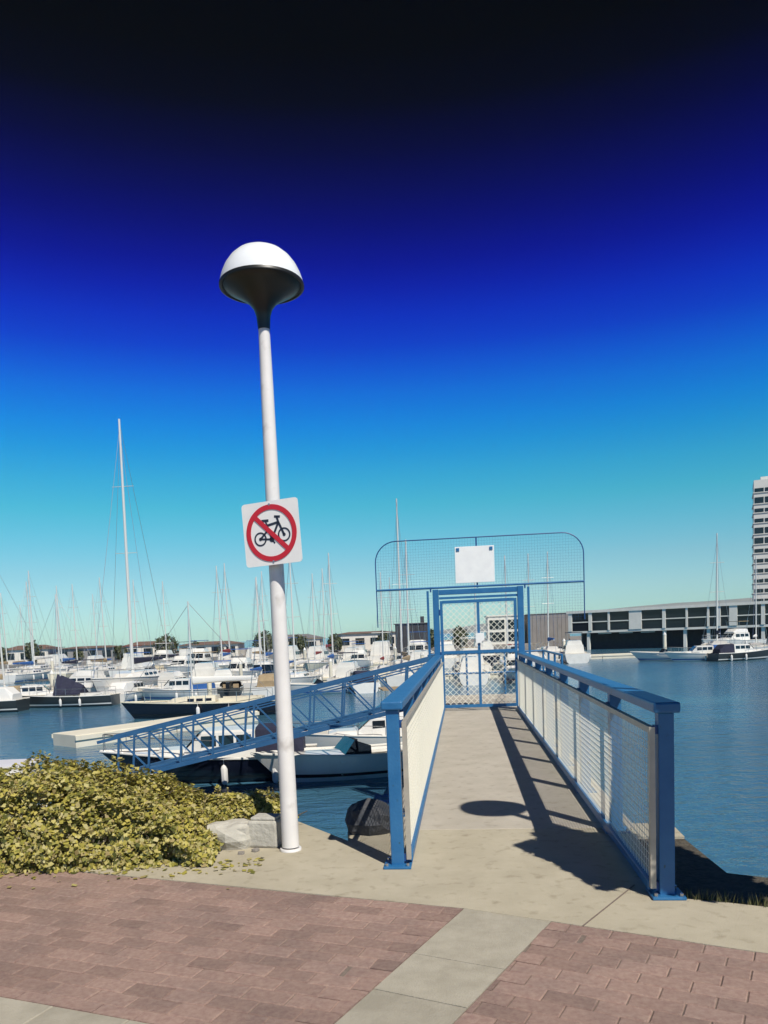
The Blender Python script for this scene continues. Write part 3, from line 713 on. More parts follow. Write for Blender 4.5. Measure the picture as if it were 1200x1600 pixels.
def boat(kind, name, label, loc, rz, sc=1.0, group=None, **mk):
    if kind not in _K:
        _K[kind] = [(nm, mb.mesh(kind + '_' + nm, MATS0[mk_]), mk_) for (nm, mb, mk_) in KINDS[kind]()]
    o = thing(name, label, 'boat', (loc[0], loc[1], WZ), R(rz), group, sc)
    o.rotation_euler = (R(random.uniform(-.6, .6)), 0, R(rz))
    for (nm, me, k) in _K[kind]:
        inst(me, nm, o, mk.get(k, None) if mk.get(k, MATS0[k]) != MATS0[k] else None)
    return o
KINDS = dict(sloop=lambda: kind_yacht(7.7, 2.2, 0.72, 5.9), yacht=lambda: kind_yacht(9.0, 2.9, 0.95, 11.5), tall=lambda: kind_yacht(13.0, 3.9, 1.3, 20.7),
             tented=lambda: kind_yacht(7.4, 2.4, .8, 8.5, True), cruiser=lambda: kind_cruiser(8.5, 3.0, 1.05), express=lambda: kind_cruiser(5.6, 2.1, .72, False), runabout=lambda: kind_runabout(4.6, 1.95, .72))
# the boats one can pick out
boat('sloop', 'sailing_sloop', 'small sloop with dark hull and cream deck moored behind the gangway', (-9.3, 39.4), 180, 1.0, hull='navy_gel', trim='cream_gel', stripe='black_gel', cabin='cream_gel', deck='cream_gel', cover='cover_white')
boat('express', 'cabin_cruiser', 'small cabin cruiser with dark hull and white cabin under the gangway', (-4.6, 21.1), 183, 0.95, hull='navy_gel', stripe='black_gel', cover='cover_navy', deck='white_gel')
boat('runabout', 'open_runabout', 'open white runabout with black stripe and outboard motor beside the pier walkway', (-1.05, 20.7), 196, 0.92, stripe='black_gel', cover='cream_gel', deck='white_gel')
boat('cruiser', 'cabin_cruiser', 'white cabin cruiser with tan bimini seen behind the open runabout', (-0.1, 24.4), 188, 0.62, stripe='red_gel', cover='cover_tan')
boat('tall', 'sailing_yacht', 'large white yacht with the tallest mast on the water', (-19.1, 60.0), 262, 1.0, cover='cover_navy')
boat('tall', 'sailing_yacht', 'white yacht with tan sail cover and tall mast left of the blue gate', (1.9, 71.0), 95, .78, cover='cover_tan')
boat('tented', 'sailing_yacht', 'pale-decked yacht with dark hull and dark boom tent by the short dock', (-20.4, 49.6), 176, .85, hull='hull_grey', cover='cover_navy', stripe='white_gel')
boat('express', 'cabin_cruiser', 'grey-hulled cabin cruiser with white canopy by the short dock', (-25.2, 47.6), 180, 1.0, hull='hull_grey', stripe='white_gel', cover='cover_white')
boat('yacht', 'sailing_yacht', 'white yacht with tan sail cover lying behind the short dock', (-27.5, 54.6), 6, .9, cover='cover_tan')
boat('cruiser', 'cabin_cruiser', 'white flybridge cruiser with navy bimini behind the short dock', (-21.8, 55.6), 172, .85, cover='cover_navy')
boat('yacht', 'sailing_yacht', 'white yacht with a blue stripe moored by the grey-hulled cruiser', (-30.5, 49.2), 185, .85)
boat('express', 'cabin_cruiser', 'white cabin cruiser with blue canopy lying off the waterfront building', (31.4, 76.0), 172, 1.0)
boat('express', 'cabin_cruiser', 'grey-hulled cabin cruiser with navy canopy lying off the waterfront building', (34.6, 74.0), 8, 1.05, cover='cover_navy', hull='hull_grey', stripe='white_gel')
boat('runabout', 'open_runabout', 'open white runabout lying off the waterfront building', (28.9, 79.5), 160, 1.1, cover='cover_navy')
boat('yacht', 'sailing_yacht', 'white yacht with navy sail cover near the waterfront building', (38.4, 88.0), 70, 1.2, cover='cover_navy')
boat('yacht', 'sailing_yacht', 'white yacht with white sail cover near the waterfront building', (41.8, 86.0), 60, .95, cover='cover_white')
boat('cruiser', 'cabin_cruiser', 'white flybridge cruiser with tan bimini tied up at the waterfront building', (47.0, 103.0), 205, 1.1, cover='cover_tan')
for k_, (x_, y_, r_, sc_, kd, cv, hl_) in enumerate(((-28.5, 51.0, 10, .8, 'runabout', 'tan', 'white'), (-17.2, 52.6, 80, .9, 'express', 'white', 'white'), (-13.8, 51.8, 172, .95, 'express', 'blue', 'white'),
        (-10.6, 53.6, 95, .9, 'runabout', 'tan', 'grey'), (-7.4, 52.8, 84, 1.0, 'express', 'tan', 'white'), (-4.6, 52.0, 190, .9, 'runabout', 'navy', 'white'), (-1.6, 53.2, 100, .95, 'express', 'navy', 'white'),
        (-15.4, 56.8, 75, .7, 'cruiser', 'white', 'white'), (-11.9, 57.4, 100, .7, 'cruiser', 'blue', 'white'), (-23.6, 52.4, 20, .9, 'express', 'tan', 'white'))):
    boat(kd, {'express': 'cabin_cruiser', 'cruiser': 'cabin_cruiser', 'runabout': 'open_runabout'}[kd],
         '%s-hulled %s with %s %s lying %s' % (hl_, {'express': 'low cabin cruiser', 'cruiser': 'small flybridge cruiser', 'runabout': 'open runabout'}[kd], cv, {'express': 'canopy', 'cruiser': 'bimini', 'runabout': 'seats'}[kd], 'beside the short dock' if x_ < -16 else 'behind the dark sloop'),
         (x_, y_), r_, sc_, 'small boats beside the short dock' if x_ < -16 else 'small boats behind the dark sloop', cover='cover_' + cv, hull='white_gel' if hl_ == 'white' else 'hull_grey')
# rows of moored boats; those alike but for their place share label and group
COV = ['blue', 'navy', 'tan', 'white', 'red']
def row(where, y_of, x0, x1, step, rots, scl, seed):
    rr = random.Random(seed); x = x0
    while x < x1:
        k = rr.choice(['yacht', 'yacht', 'yacht', 'cruiser', 'cruiser', 'express'])
        cov = rr.choice(COV); hl = rr.choice(['white_gel'] * 8 + ['navy_gel', 'cream_gel', 'cream_gel'])
        hn = {'white_gel': 'white', 'navy_gel': 'dark', 'blue_gel': 'blue', 'cream_gel': 'cream'}[hl]
        nm, ct = {'yacht': ('sailing_yacht', 'sail cover'), 'cruiser': ('cabin_cruiser', 'bimini'), 'express': ('cabin_cruiser', 'canopy')}[k]
        desc = {'yacht': 'yacht', 'cruiser': 'flybridge cruiser', 'express': 'low cabin cruiser'}[k]
        lab = '%s-hulled %s with %s %s moored on %s' % (hn, desc, cov, ct, where)
        boat(k, nm, lab, (x, y_of(x) + rr.uniform(-.6, .6)), rr.choice(rots) + rr.uniform(-5, 5), rr.uniform(*scl), 'boats moored on ' + where, hull=hl, cover='cover_' + cov,
             stripe=rr.choice(['cover_blue', 'cover_navy', 'red_gel', 'white_gel']))
        x += step * rr.uniform(.8, 1.25)
row('the near side of the boat-lined dock', lambda x: 65.0 - (x + 20) * .10 - 4.9, -13.5, 11, 3.7, (84, 264), (.72, .95), 5)
row('the far side of the boat-lined dock', lambda x: 65.0 - (x + 20) * .10 + 5.2, -22, 12, 3.7, (84, 264), (.75, 1.0), 6)
row('the near side of the middle dock', lambda x: 97.0 - (x + 52) * .093 - 5.4, -47, 22, 4.6, (84, 264), (.85, 1.15), 7)
row('the far side of the middle dock', lambda x: 97.0 - (x + 52) * .093 + 5.6, -50, 22, 4.4, (84, 264), (.9, 1.25), 8)
row('the dock close to the far shore', lambda x: 121.5 - (x + 70) * .078 - 5.0, -60, 8, 5.0, (84, 264), (.85, 1.2), 9)

# ------------------------------------------------------------------ lamp posts and signs
def lamp_post(label, loc, rz, grp=None):
    o = thing('street_lamp', label, 'lamp post', loc, rz, grp)
    MB().lathe([(0.001, 0.02), (0.078, 0.02), (0.082, 0.015), (0.082, 0.001)], n=24).build('base_flange', 'pole_white', o)
    MB().lathe([(0.066, 0.03), (0.064, 0.4), (0.060, 1.2), (0.054, 2.4), (0.046, 3.4), (0.040, 3.86)], n=24).build('pole', 'pole_white', o)
    dz = -0.05
    nk = MB().lathe([(r_, z_ + dz) for r_, z_ in [(0.043, 3.86), (0.045, 3.89), (0.050, 3.95), (0.066, 4.00), (0.100, 4.045), (0.160, 4.088), (0.225, 4.126), (0.275, 4.155), (0.282, 4.165)]], n=40)
    nk.build('neck_dish', 'lamp_dark', o)
    dm = MB().lathe([(r_, 4.16 + (z_ - 4.16) * .86 + dz) for r_, z_ in [(0.001, 4.468), (0.056, 4.464), (0.113, 4.448), (0.169, 4.415), (0.216, 4.368), (0.253, 4.31), (0.28, 4.245), (0.295, 4.19), (0.298, 4.16), (0.293, 4.155), (0.282, 4.166)]], n=48).build('dome', 'dome_white', o)
    MB().lathe([(r_, z_ + dz) for r_, z_ in [(0.2978, 4.172), (0.301, 4.168), (0.301, 4.152), (0.289, 4.148), (0.278, 4.156)]], n=48).build('rim', 'lamp_dark', dm)
    return o
LP = (-0.752, 5.72, 0.0)
lamp_post('white lamp post with dome head carrying the no cycling sign beside the hedge', LP, 0)
LP2 = (2.64, 3.80, 0.0)
lamp_post('white lamp post with dome head beside the small dark tree', LP2, 0)

def arc_ring(mb, cx, cz, r0, r1, y0, y1, n=40, sx=1.0):
    vs = []
    for k in range(n):
        a = 2 * math.pi * k / n; c, s_ = math.cos(a), math.sin(a)
        vs += [(cx + r1 * c * sx, y0, cz + r1 * s_), (cx + r0 * c * sx, y0, cz + r0 * s_), (cx + r0 * c * sx, y1, cz + r0 * s_), (cx + r1 * c * sx, y1, cz + r1 * s_)]
    fs = []
    for k in range(n):
        a, b_ = 4 * k, 4 * ((k + 1) % n)
        for j in range(4): fs.append((a + j, b_ + j, b_ + (j + 1) % 4, a + (j + 1) % 4))
    return mb.add(vs, fs)
def cycling_sign(label, loc, rz, tilt):
    o = thing('no_cycling_sign', label, 'sign', loc, rz); o.rotation_euler = (0, tilt, rz)
    W2, H2, rc = 0.226, 0.226, 0.025
    poly = []
    for (sx, sz, a0) in ((1, 1, 0), (-1, 1, 90), (-1, -1, 180), (1, -1, 270)):
        for k in range(5):
            a = R(a0 + k * 22.5); poly.append((sx * (W2 - rc) + rc * math.cos(a), sz * (H2 - rc) + rc * math.sin(a)))
    pl = MB(); n = len(poly)
    pl.add([(x, -0.002, z) for x, z in poly] + [(x, 0.002, z) for x, z in poly], [tuple(range(n)), tuple(range(n, 2 * n))] + [(i, (i + 1) % n, n + (i + 1) % n, n + i) for i in range(n)])
    pl.build('plate', 'sign_white', o)
    y0, y1 = -0.0042, -0.0021
    bk = MB()
    for (cx, cz, r) in ((-0.092, -0.035, 0.05), (0.10, -0.022, 0.05)):
        arc_ring(bk, cx, cz, r - .011, r, y0, y1, 28); arc_ring(bk, cx, cz, 0.001, .012, y0, y1, 12)
    def ln(a, b_, wd): bk.bar((a[0], (y0 + y1) / 2, a[1]), (b_[0], (y0 + y1) / 2, b_[1]), wd, y1 - y0, up=(0, 1, 0))
    hub_r, hub_f = (-0.092, -0.035), (0.10, -0.022); bb = (0.0, -0.045); seat = (-0.03, 0.055); head = (0.062, 0.07)
    ln(hub_r, bb, .013); ln(bb, head, .016); ln(bb, seat, .014); ln(seat, head, .017); ln(hub_r, (seat[0] + .008, seat[1] - .03), .014); ln(head, hub_f, .016); ln(head, (0.05, 0.112), .015)
    ln((0.032, 0.113), (0.078, 0.107), .016); ln(seat, (-0.04, 0.088), .012); ln((-0.072, 0.092), (-0.016, 0.09), .018); ln(bb, (0.022, -0.075), .011); arc_ring(bk, bb[0], bb[1], .004, .02, y0, y1, 16)
    bk.build('bicycle_symbol', 'sign_ink', o)
    rg = MB(); arc_ring(rg, 0, 0, .166, .202, -0.0064, -0.0043, 56); rg.build('red_ring', 'sign_red', o)
    MB().bar((-.128, -.0058, .128), (.128, -.0058, -.128), .034, .002, up=(0, 1, 0)).build('red_slash', 'sign_red', o)
    for z in (-.15, .15):
        MB().box((0, 0.032, z), (.10, .06, .035)).build('bracket', 'steel', o)
        MB().tube((0, -0.0075, z + .052 * (1 if z > 0 else -1)), (0, -0.0021, z + .052 * (1 if z > 0 else -1)), .008, n=10).build('bolt', 'steel', o)
    return o
cycling_sign('square white sign with red ring and slash over a bicycle beside the hedge', (-0.757, 5.60, 2.36), R(-20), R(-2.2))

# ------------------------------------------------------------------ planting
def leaves(pts, size, rng, fold=0.3, up=0.35):
    """pts: list of (pos, normal); each leaf is a folded diamond of two triangles pairs"""
    vs = []; fs = []
    for (p, nrm) in pts:
        nn = (nrm + Vector((rng.gauss(0, .55), rng.gauss(0, .55), rng.gauss(0, .55) + up))).normalized()
        t1 = nn.cross(Vector((rng.gauss(0, 1), rng.gauss(0, 1), rng.gauss(0, 1)))).normalized(); t2 = nn.cross(t1)
        s = size * rng.uniform(.45, 1.5); wd = s * rng.uniform(.26, .42); o = len(vs)
        vs += [p - t1 * s * .5, p + t2 * wd + nn * s * .12 * fold, p + t1 * s * .5 + nn * s * .1, p - t2 * wd + nn * s * .12 * fold]
        fs += [(o, o + 1, o + 2), (o, o + 2, o + 3)]
    return vs, fs
def mesh_obj(name, vs, fs, m, parent):
    me = bpy.data.meshes.new(name); me.from_pydata([tuple(v) for v in vs], [], fs); me.materials.append(_M[m]); me.update()
    o = bpy.data.objects.new(name, me); C.objects.link(o); o.parent = parent; return o
def hedge(name, label, base, rz, prof, depth, n, size, seed, m='leaf_hedge'):
    """prof(x) height along the hedge's length; local x = length, y = depth"""
    rng = random.Random(seed); o = thing(name, label, 'hedge', base, rz)
    x0, x1 = prof[0][0], prof[-1][0]
    def h(x):
        for i in range(len(prof) - 1):
            if prof[i][0] <= x <= prof[i + 1][0]:
                k = (x - prof[i][0]) / (prof[i + 1][0] - prof[i][0]); return prof[i][1] * (1 - k) + prof[i + 1][1] * k
        return 0
    pts = []
    while len(pts) < n:
        x = rng.uniform(x0, x1); a = rng.uniform(-0.05, math.pi + .05)
        H = h(x); rr = depth / 2
        N1 = mnoise.noise(Vector((x * 2.3, a * 1.6, seed))) ; N2 = mnoise.noise(Vector((x * 6.5, a * 5.0, seed + 9)))
        k = 1 + .22 * N1 + .20 * N2
        if N2 < -.22 and rng.random() < .85: continue          # gaps between clumps
        k *= rng.uniform(.80, 1.02)
        ca = math.copysign(abs(math.cos(a)) ** .7, math.cos(a)); sa = max(0, math.sin(a)) ** .75
        p = Vector((x + rng.gauss(0, .02), -ca * rr * k, max(.015, sa * H * k)))
        pts.append((p, Vector((0, -math.cos(a), math.sin(a) + .1)).normalized()))
    vs, fs = leaves(pts, size, rng)
    mesh_obj('foliage', vs, fs, m, o)
    # dark twiggy inside so that gaps look into depth, not through
    tw = MB()
    for k in range(int((x1 - x0) * 26)):
        x = rng.uniform(x0 + .05, x1 - .05); H = h(x); y = rng.uniform(-.25, .25) * depth
        p = Vector((x, y * .5, -.02)); q = p + Vector((rng.gauss(0, .16), y * .9 + rng.gauss(0, .05), H * rng.uniform(.5, .85)))
        tw.tube(p, q, .010, .004, n=5)
    tw.build('stems', 'bark', o)
    lv = []
    sh = MB()                                       # thin shoots standing out of the clipped mass
    for k in range(int((x1 - x0) * 22)):
        x = rng.uniform(x0 + .1, x1 - .1); H = h(x); a = rng.uniform(.25, 2.4)
        p = Vector((x, -math.cos(a) * depth * .45, math.sin(a) * H * .9)); q = p + Vector((rng.gauss(0, .05), -math.cos(a) * .06, rng.uniform(.05, .14)))
        sh.tube(p, q, .004, .002, n=4)
        pv, pf = leaves([(p.lerp(q, u), Vector((rng.gauss(0, 1), rng.gauss(0, 1), .4)).normalized()) for u in (.4, .6, .75, .9, 1.0)], size * .9, rng)
        lv.append((pv, pf))
    sh.build('shoots', 'bark', o, kind='stuff')
    vs = []; fs = []
    for pv, pf in lv:
        b0 = len(vs); vs += pv; fs += [tuple(i + b0 for i in f_) for f_ in pf]
    mesh_obj('shoot_leaves', vs, fs, m, o)['kind'] = 'stuff'
    return o
hp = [(-5.5, .60), (-3.6, .56), (-3.1, .54), (-2.8, .56), (-2.55, .64), (-2.3, .60), (-2.1, .52), (-1.9, .44), (-1.7, .36), (-1.5, .26), (-1.36, .14), (-1.30, .05)]
hedge('hedge', 'yellow-green leafy hedge along the brick paving', (0.0, 6.08, 0), R(0), [(x, hh * 1.06) for x, hh in hp], 1.35, 78000, .037, 3)
hedge('ground_shrub', 'low sprawling yellow-green shrub behind the boulder by the lamp post', (0.0, 6.42, 0), 0, [(-1.75, .10), (-1.5, .30), (-1.25, .26), (-1.05, .30), (-.92, .24), (-.85, .04)], .55, 13000, .034, 4)
# dark tree added out of view; its shade falls on the bed and railing
def shrub(name, label, cat, loc, rx, rz_, n, size, m, seed, zc=.56, zh=.48):
    rng = random.Random(seed); o = thing(name, label, cat, loc); pts = []
    while len(pts) < n:
        d_ = Vector((rng.gauss(0, 1), rng.gauss(0, 1), rng.gauss(0, 1))).normalized()
        N = mnoise.noise(d_ * 2.2 + Vector((seed, 0, 0))); N2 = mnoise.noise(d_ * 5 + Vector((seed, 3, 0)))
        if N2 < -.28 and rng.random() < .8: continue
        k = (1 + .28 * N + .18 * N2) * rng.uniform(.55, 1.0) ** .6
        p = Vector((d_.x * rx * k, d_.y * rx * k, rz_ * zc + d_.z * rz_ * zh * k))
        if p.z < .02: continue
        pts.append((p, d_))
    vs, fs = leaves(pts, size, rng); mesh_obj('crown', vs, fs, m, o)
    tk = MB()
    if zc > .6:                                     # clear stem, then limbs spreading into the crown
        zt = rz_ * (zc - zh * .75); tk.tube((0, 0, -.05), (.03, .02, zt), .055, .038, n=8)
        for k in range(9):
            a = k * 2.4 + rng.uniform(-.3, .3); e = Vector((rx * .75 * math.cos(a), rx * .75 * math.sin(a), rz_ * (zc + zh * rng.uniform(-.3, .7))))
            tk.tube((.03, .02, zt - .04), e, .024, .007, n=6)
    else:
        for k in range(5):
            a = rng.uniform(0, 6.28); tk.tube((0.02 * math.cos(a), .02 * math.sin(a), -.05), (rx * .5 * math.cos(a), rx * .5 * math.sin(a), rz_ * rng.uniform(.5, .75)), .035 * rz_ / 1.5, .012, n=6)
    tk.build('trunk', 'bark', o)
    return o
shrub('tree', 'small dark green tree added out of view for its shade by the planting bed', 'tree', (2.56, 3.48, -.02), .50, 3.2, 20000, .085, 'leaf_dark', 21, .70, .27)
# grass fringe of the bed: blades
rng = random.Random(5); vs = []; fs = []
for k in range(420):
    u = rng.random(); x = 1.70 + u * 1.2; y = (4.355 - (x - 1.69) * .435) + rng.gauss(.035, .03) + (.02 if rng.random() < .2 else 0)
    hgt = rng.uniform(.02, .075); a = rng.uniform(0, 6.28); dx, dy = math.cos(a) * .004, math.sin(a) * .004; lx, ly = rng.gauss(0, .02), rng.gauss(0, .02); o = len(vs)
    vs += [(x - dx, y - dy, -.02), (x + dx, y + dy, -.02), (x + lx, y + ly, hgt)]; fs.append((o, o + 1, o + 2))
me = bpy.data.meshes.new('grass'); me.from_pydata(vs, [], fs); me.materials.append(_M['leaf_grass']); go = bpy.data.objects.new('grass', me); C.objects.link(go)
go['kind'] = 'stuff'; tag(go, 'thin dry grass fringe along the planting bed', 'grass')
# fallen leaves along the foot of the hedge
pts = []
for k in range(260):
    x = rng.uniform(-3.0, -.9); pts.append((Vector((x, max(nl(x) - .55, 5.50 + rng.gauss(0, .02) - abs(rng.gauss(0, .16))), .006)), Vector((0, 0, 4))))
vs, fs = leaves(pts, .04, rng)
lo = mesh_obj('leaf_litter', vs, fs, 'leaf_hedge', None); lo['kind'] = 'stuff'; tag(lo, 'fallen yellow leaves scattered along the foot of the hedge', 'leaf litter')
# stones by the lamp post
def rock(name, label, loc, dim, seed, m='pale_rock', cat='stone', rz=0.0, rough=.16, grp=None, rnd_=.35):
    bm = bmesh.new(); bmesh.ops.create_cube(bm, size=1.0); bmesh.ops.subdivide_edges(bm, edges=bm.edges, cuts=3, use_grid_fill=True)
    for v in bm.verts:
        c = v.co.copy(); s_ = c.normalized() * .62; c = c.lerp(s_, rnd_)
        c *= 1 + rough * mnoise.noise(c * 2.6 + Vector((seed, seed, 0))); v.co = Vector((c.x * dim[0], c.y * dim[1], c.z * dim[2] + dim[2] * .42))
    me = bpy.data.meshes.new(name); bm.to_mesh(me); bm.free(); me.materials.append(_M[m])
    o = bpy.data.objects.new(name, me); C.objects.link(o); o.location = loc; o.rotation_euler = (0, 0, rz); tag(o, label, cat, grp); return o
rock('boulder', 'grey sloping boulder at the end of the hedge', (-1.25, 5.93, -.02), (.36, .32, .22), 2, 'pale_rock', rough=.28, rnd_=.7)
rock('boulder', 'dark rounded mass on the ledge behind the end post of the railing', (-0.16, 6.22, -.02), (.34, .36, .27), 8, 'dark_rock', rough=.3, rnd_=.85)  # near-black rounded form added on the ledge
cb = thing('concrete_block', 'pale squared concrete block standing against the lamp post', 'block', (-0.955, 5.90, 0), R(-14))
MB().box((0, 0, .105), (.24, .2, .21)).build('body', 'pale_rock', cb, bevel=.018)
MB().box((0.0, 0, .222), (.20, .16, .024)).build('cap', 'pale_rock', cb, bevel=.008)
for k, (x, y, s_) in enumerate(((-1.33, 5.62, .07), (-1.02, 5.72, .05), (-1.5, 5.6, .06), (-1.12, 5.66, .045))):
    rock('stone', 'small loose grey stone on the apron at the foot of the hedge', (x, y, -.004), (s_, s_ * .8, s_ * .6), 30 + k, 'rock', 'stone', k, grp='loose stones by the hedge')

# ------------------------------------------------------------------ far shore with houses and trees
fs_ = [(-170, 150), (-120, 137), (-72, 131), (-30, 128), (2, 124), (14, 121), (40, 150), (48, 260), (-170, 260)]
far = struct(MB().prism(fs_[::-1], -3.0, -0.95).build('far_shore', 'rock'))
rng = random.Random(77)
def ysh(x):
    for i in range(len(fs_) - 3):
        a, b_ = fs_[i], fs_[i + 1]
        if a[0] <= x <= b_[0]: return a[1] + (b_[1] - a[1]) * (x - a[0]) / (b_[0] - a[0])
    return 126
win_me = MB().box((0, 0, 0), (1.5, .08, 1.1)).mesh('house_window', 'glass_dark')
frm_me = None
HW = [('white', 'house_white'), ('tan', 'house_tan'), ('grey', 'house_grey'), ('white', 'house_white')]
RF = [('brown', 'roof_brown'), ('grey', 'roof_grey'), ('pale', 'house_white'), ('brown', 'roof_brown')]
x = -78.0; hn = 0
while x < 0:
    wd = rng.uniform(7, 11); dp = rng.uniform(6, 8); hh = rng.uniform(2.0, 3.0); rh = rng.uniform(.3, .8)
    wn_, wm = rng.choice(HW); rn, rm = rng.choice(RF)
    y = ysh(x) + rng.uniform(5, 9)
    o = thing('house', 'low %s house with %s roof on the far shore' % (wn_, rn), 'house', (x + wd / 2, y, -.95), R(rng.uniform(-8, 8)), 'houses on the far shore')
    MB().box((0, 0, hh / 2), (wd, dp, hh)).build('wall', wm, o)
    rf = MB(); a, b_ = wd / 2 + .35, dp / 2 + .35
    rf.add([(-a, -b_, hh), (a, -b_, hh), (a, b_, hh), (-a, b_, hh), (-a * .55, 0, hh + rh), (a * .55, 0, hh + rh)], [(0, 1, 5, 4), (1, 2, 5), (2, 3, 4, 5), (3, 0, 4), (3, 2, 1, 0)]); rf.build('roof', rm, o)
    k = int(wd / 2.4)
    for i in range(k):
        inst(win_me, 'window', o, loc=(-wd / 2 + (i + .5) * wd / k, -dp / 2 - .02, hh * .55))
    x += wd + rng.uniform(.4, 3.5)
ti = 0
x = -76.0
while x < 13:
    hgt = rng.uniform(2.0, 4.0) if x < -3 else rng.uniform(3.0, 5.5)
    shrub('tree', 'dark rounded tree on the far shore among the low houses' if x < -3 else 'dark tall tree on the far shore beside the dark boathouse', 'tree', (x, ysh(x) + rng.uniform(2, 4), -1.0), hgt * rng.uniform(.38, .55), hgt, 900, .42, 'leaf_far_hazed', 100 + ti)['group'] = 'trees along the far shore' if x < -3 else 'trees beside the dark boathouse'
    ti += 1; x += rng.uniform(3.5, 9)
# dark boathouse left of the gate
bh = thing('boathouse', 'dark boarded boathouse on a pale base left of the gate', 'building', (4.4, 111, WZ), R(-3))
MB().box((0, 0, 0.75), (6.2, 6.2, 0.7)).build('base', 'white_frame', bh)
MB().box((0, 0, 3.15), (4.6, 4.6, 4.1)).build('wall', 'dark_clad', bh)
for k in range(8): MB().box((-2.02 + k * .577, -2.33, 3.12), (.5, .06, 3.9)).build('board', 'dark_clad', bh)
MB().box((0, 0, 5.25), (5.0, 5.0, .1)).build('roof', 'roof_grey', bh)
MB().box((1.55, 0, 5.75), (.55, .55, .95)).build('vent', 'dark_clad', bh)

# ------------------------------------------------------------------ waterfront building on the right
bang = math.atan2(114 - 129, 51.5 - 31.4)
bd = thing('waterfront_building', 'long white-framed waterfront building with dark glass bays on stilts', 'building', (31.4, 129, 0), bang)
LB = 36.0; DB = 12.0                                 # local x along the facade, +y away from the camera side
# facade faces local -y (towards the water and the camera)
MB().box((LB / 2, DB / 2 + .3, 2.43), (LB, DB - .6, 3.2)).build('core', 'dark_clad', bd)
MB().box((LB / 2, DB / 2, 4.05), (LB + .6, DB + .6, .42)).build('roof_fascia', 'white_frame', bd)
MB().box((LB / 2, DB / 2, .72), (LB + .3, DB + .2, .34)).build('floor_beam', 'white_frame', bd)
MB().box((LB / 2, DB / 2 + 2, -1.0), (LB - 1, DB - 4, 3.1)).build('undercroft_wall', 'dark_clad', bd)
bays = [(.63, 3.5), (4.06, 6.74), (7.06, 10.2), (12.2, 15.4), (15.9, 18.9), (19.2, 22.0), (22.3, 23.5), (23.9, 25.1), (26.2, 29.4), (29.9, 33.6)]
edges_ = [0.0] + [b_ for p in bays for b_ in p] + [LB]
for i in range(0, len(edges_), 2):
    a, b_ = edges_[i], edges_[i + 1]
    MB().box(((a + b_) / 2, -.02, 2.4), (max(.2, b_ - a), .35, 2.98)).build('mullion', 'white_frame', bd)
for (a, b_) in bays:
    for (z0, z1) in ((.92, 2.26), (2.44, 3.88)):
        MB().box(((a + b_) / 2, .02, (z0 + z1) / 2), (b_ - a, .1, z1 - z0)).build('pane', 'glass_dark', bd)
    MB().box(((a + b_) / 2, -.04, 2.35), (b_ - a, .2, .16)).build('transom', 'white_frame', bd)
for xx in (3.3, 15.6, 18.7, 22.1, 25.6, 29.6, 33.9):
    MB().box((xx, .35, -1.3), (.45, .45, 3.65)).build('column', 'white_frame', bd)
for xx in (6.0, 9.5, 13.0): MB().box((xx, .4, .38), (2.2, .08, .10)).build('sign_strip', 'white_frame', bd)
# low grey wing and glazed end behind the gate
wg = thing('boat_shed', 'plain grey-clad shed between the gate and the white-framed building', 'building', (30.3, 139.2, -1.9), R(-4))
MB().box((0, 3, 3.05), (7.4, 6, 6.0)).build('wall', 'grey_clad', wg)
for k in range(10): MB().box((-3.33 + k * .74, -.03, 3.05), (.66, .06, 5.8)).build('panel', 'grey_clad', wg)
MB().box((0, 3, 6.12), (7.7, 6.3, .12)).build('roof', 'roof_grey', wg)
MB().box((0, 2.9, -.2), (8.2, 7, .5)).build('base', 'dark_clad', wg)
ew = thing('pavilion', 'small white-framed pavilion with dark windows seen through the gate', 'building', (22.6, 140, -1.9), R(-4))
MB().box((0, 3, 3.0), (6.4, 6, 6.0)).build('wall', 'white_frame', ew)
for i in range(2):
    for j in range(2): MB().box((-1.55 + i * 3.1, -.01, 2.3 + j * 2.2), (2.7, .12, 1.7)).build('window', 'glass_dark', ew)
MB().box((0, 3, 6.12), (6.8, 6.4, .2)).build('roof', 'white_frame', ew)
struct(MB().prism([(18, 137), (36.0, 136), (66, 113), (100, 100), (190, 170), (190, 300), (18, 300)], -3.0, -1.86).build('far_quay', 'rock'))

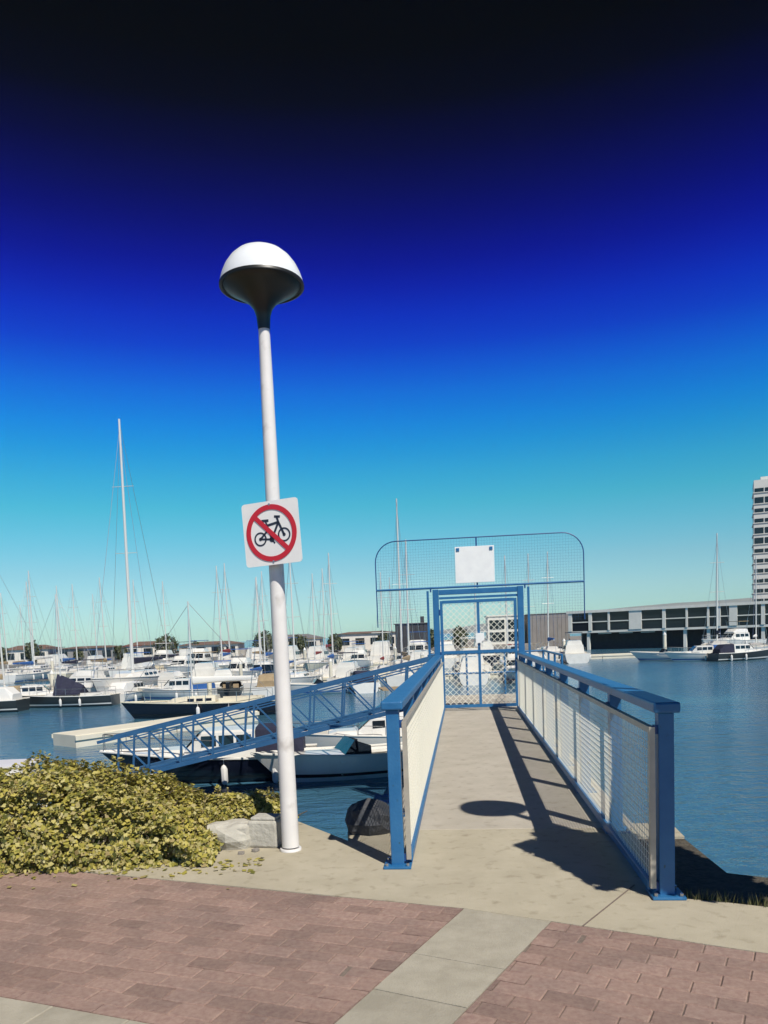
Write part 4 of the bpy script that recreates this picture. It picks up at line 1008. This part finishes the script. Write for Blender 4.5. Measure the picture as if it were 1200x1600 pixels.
# slender white tower block far right
tw = thing('tower_block', 'tall white tower block with dark window bands far behind the waterfront building', 'building', (129.2, 254, -1.86), R(-24))
MB().box((0, 0, 24.0), (12.0, 12.0, 48.0)).build('wall', 'tower_white', tw)
for i in range(14):
    z = 3.2 + i * 3.2; hh = 1.2 if i not in (8, 9, 12) else 1.9
    for j in range(4): MB().box((-4.45 + j * 2.97, -6.02, z), (2.6, .15, hh)).build('window', 'glass_dark', tw)
    for j in range(4): MB().box((-6.02, -4.45 + j * 2.97, z), (.15, 2.6, hh)).build('window', 'glass_dark', tw)
    MB().box((0, 0, z - hh / 2 - .18), (12.5, 12.5, .22)).build('floor_ledge', 'tower_white', tw)
MB().box((0, 0, 48.6), (8.0, 8.0, 1.2)).build('roof_housing', 'tower_white', tw)

# ------------------------------------------------------------------ distant hills and the air in front of them
NX, NY = 60, 8; vs = []; fs = []
for i in range(NX + 1):
    xx = -300 + i * 75.0
    ht = 0 if xx < 100 else 96 * (1 - math.exp(-((xx - 100) / 640.0) ** 1.15))
    ht *= 1 + .07 * mnoise.noise(Vector((xx / 330.0, 0, 4))) + .03 * mnoise.noise(Vector((xx / 90.0, 2, 4)))
    for j in range(NY + 1):
        k = j / NY; vs.append((xx, 2350 + k * 500, -3.0 + max(0, ht) * math.sin(min(1, k * 1.25) * math.pi / 2) ** 1.3))
for i in range(NX):
    for j in range(NY): o = i * (NY + 1) + j; fs.append((o, o + NY + 1, o + NY + 2, o + 1))
me = bpy.data.meshes.new('hills'); me.from_pydata(vs, [], fs); me.materials.append(_M['hill_hazed'])
for p in me.polygons: p.use_smooth = True
ho = bpy.data.objects.new('hills', me); C.objects.link(ho); struct(ho)

HAZE = 0.00007
if HAZE:
    mh = bpy.data.materials.new('haze'); mh.use_nodes = True; t = mh.node_tree; t.nodes.clear()
    o_ = t.nodes.new('ShaderNodeOutputMaterial'); pv = t.nodes.new('ShaderNodeVolumePrincipled')
    pv.inputs['Color'].default_value = (0.78, 0.92, 1.0, 1); pv.inputs['Density'].default_value = HAZE; pv.inputs['Anisotropy'].default_value = -0.4
    t.links.new(pv.outputs[0], o_.inputs['Volume']); _M['haze'] = mh
    x_, y0_, y1_, zt_ = 4200, -900, 3000, 112
    hz = MB().add([(-x_, y0_, -4.5), (x_, y0_, -4.5), (x_, y1_, -4.5), (-x_, y1_, -4.5), (-x_, y0_, zt_), (x_, y0_, zt_), (x_, y1_, zt_), (-x_, y1_, zt_)],
                  [(0, 3, 2, 1), (4, 5, 6, 7), (0, 1, 5, 4), (1, 2, 6, 5), (2, 3, 7, 6), (3, 0, 4, 7)]).build('haze', 'haze')
    hz['kind'] = 'stuff'
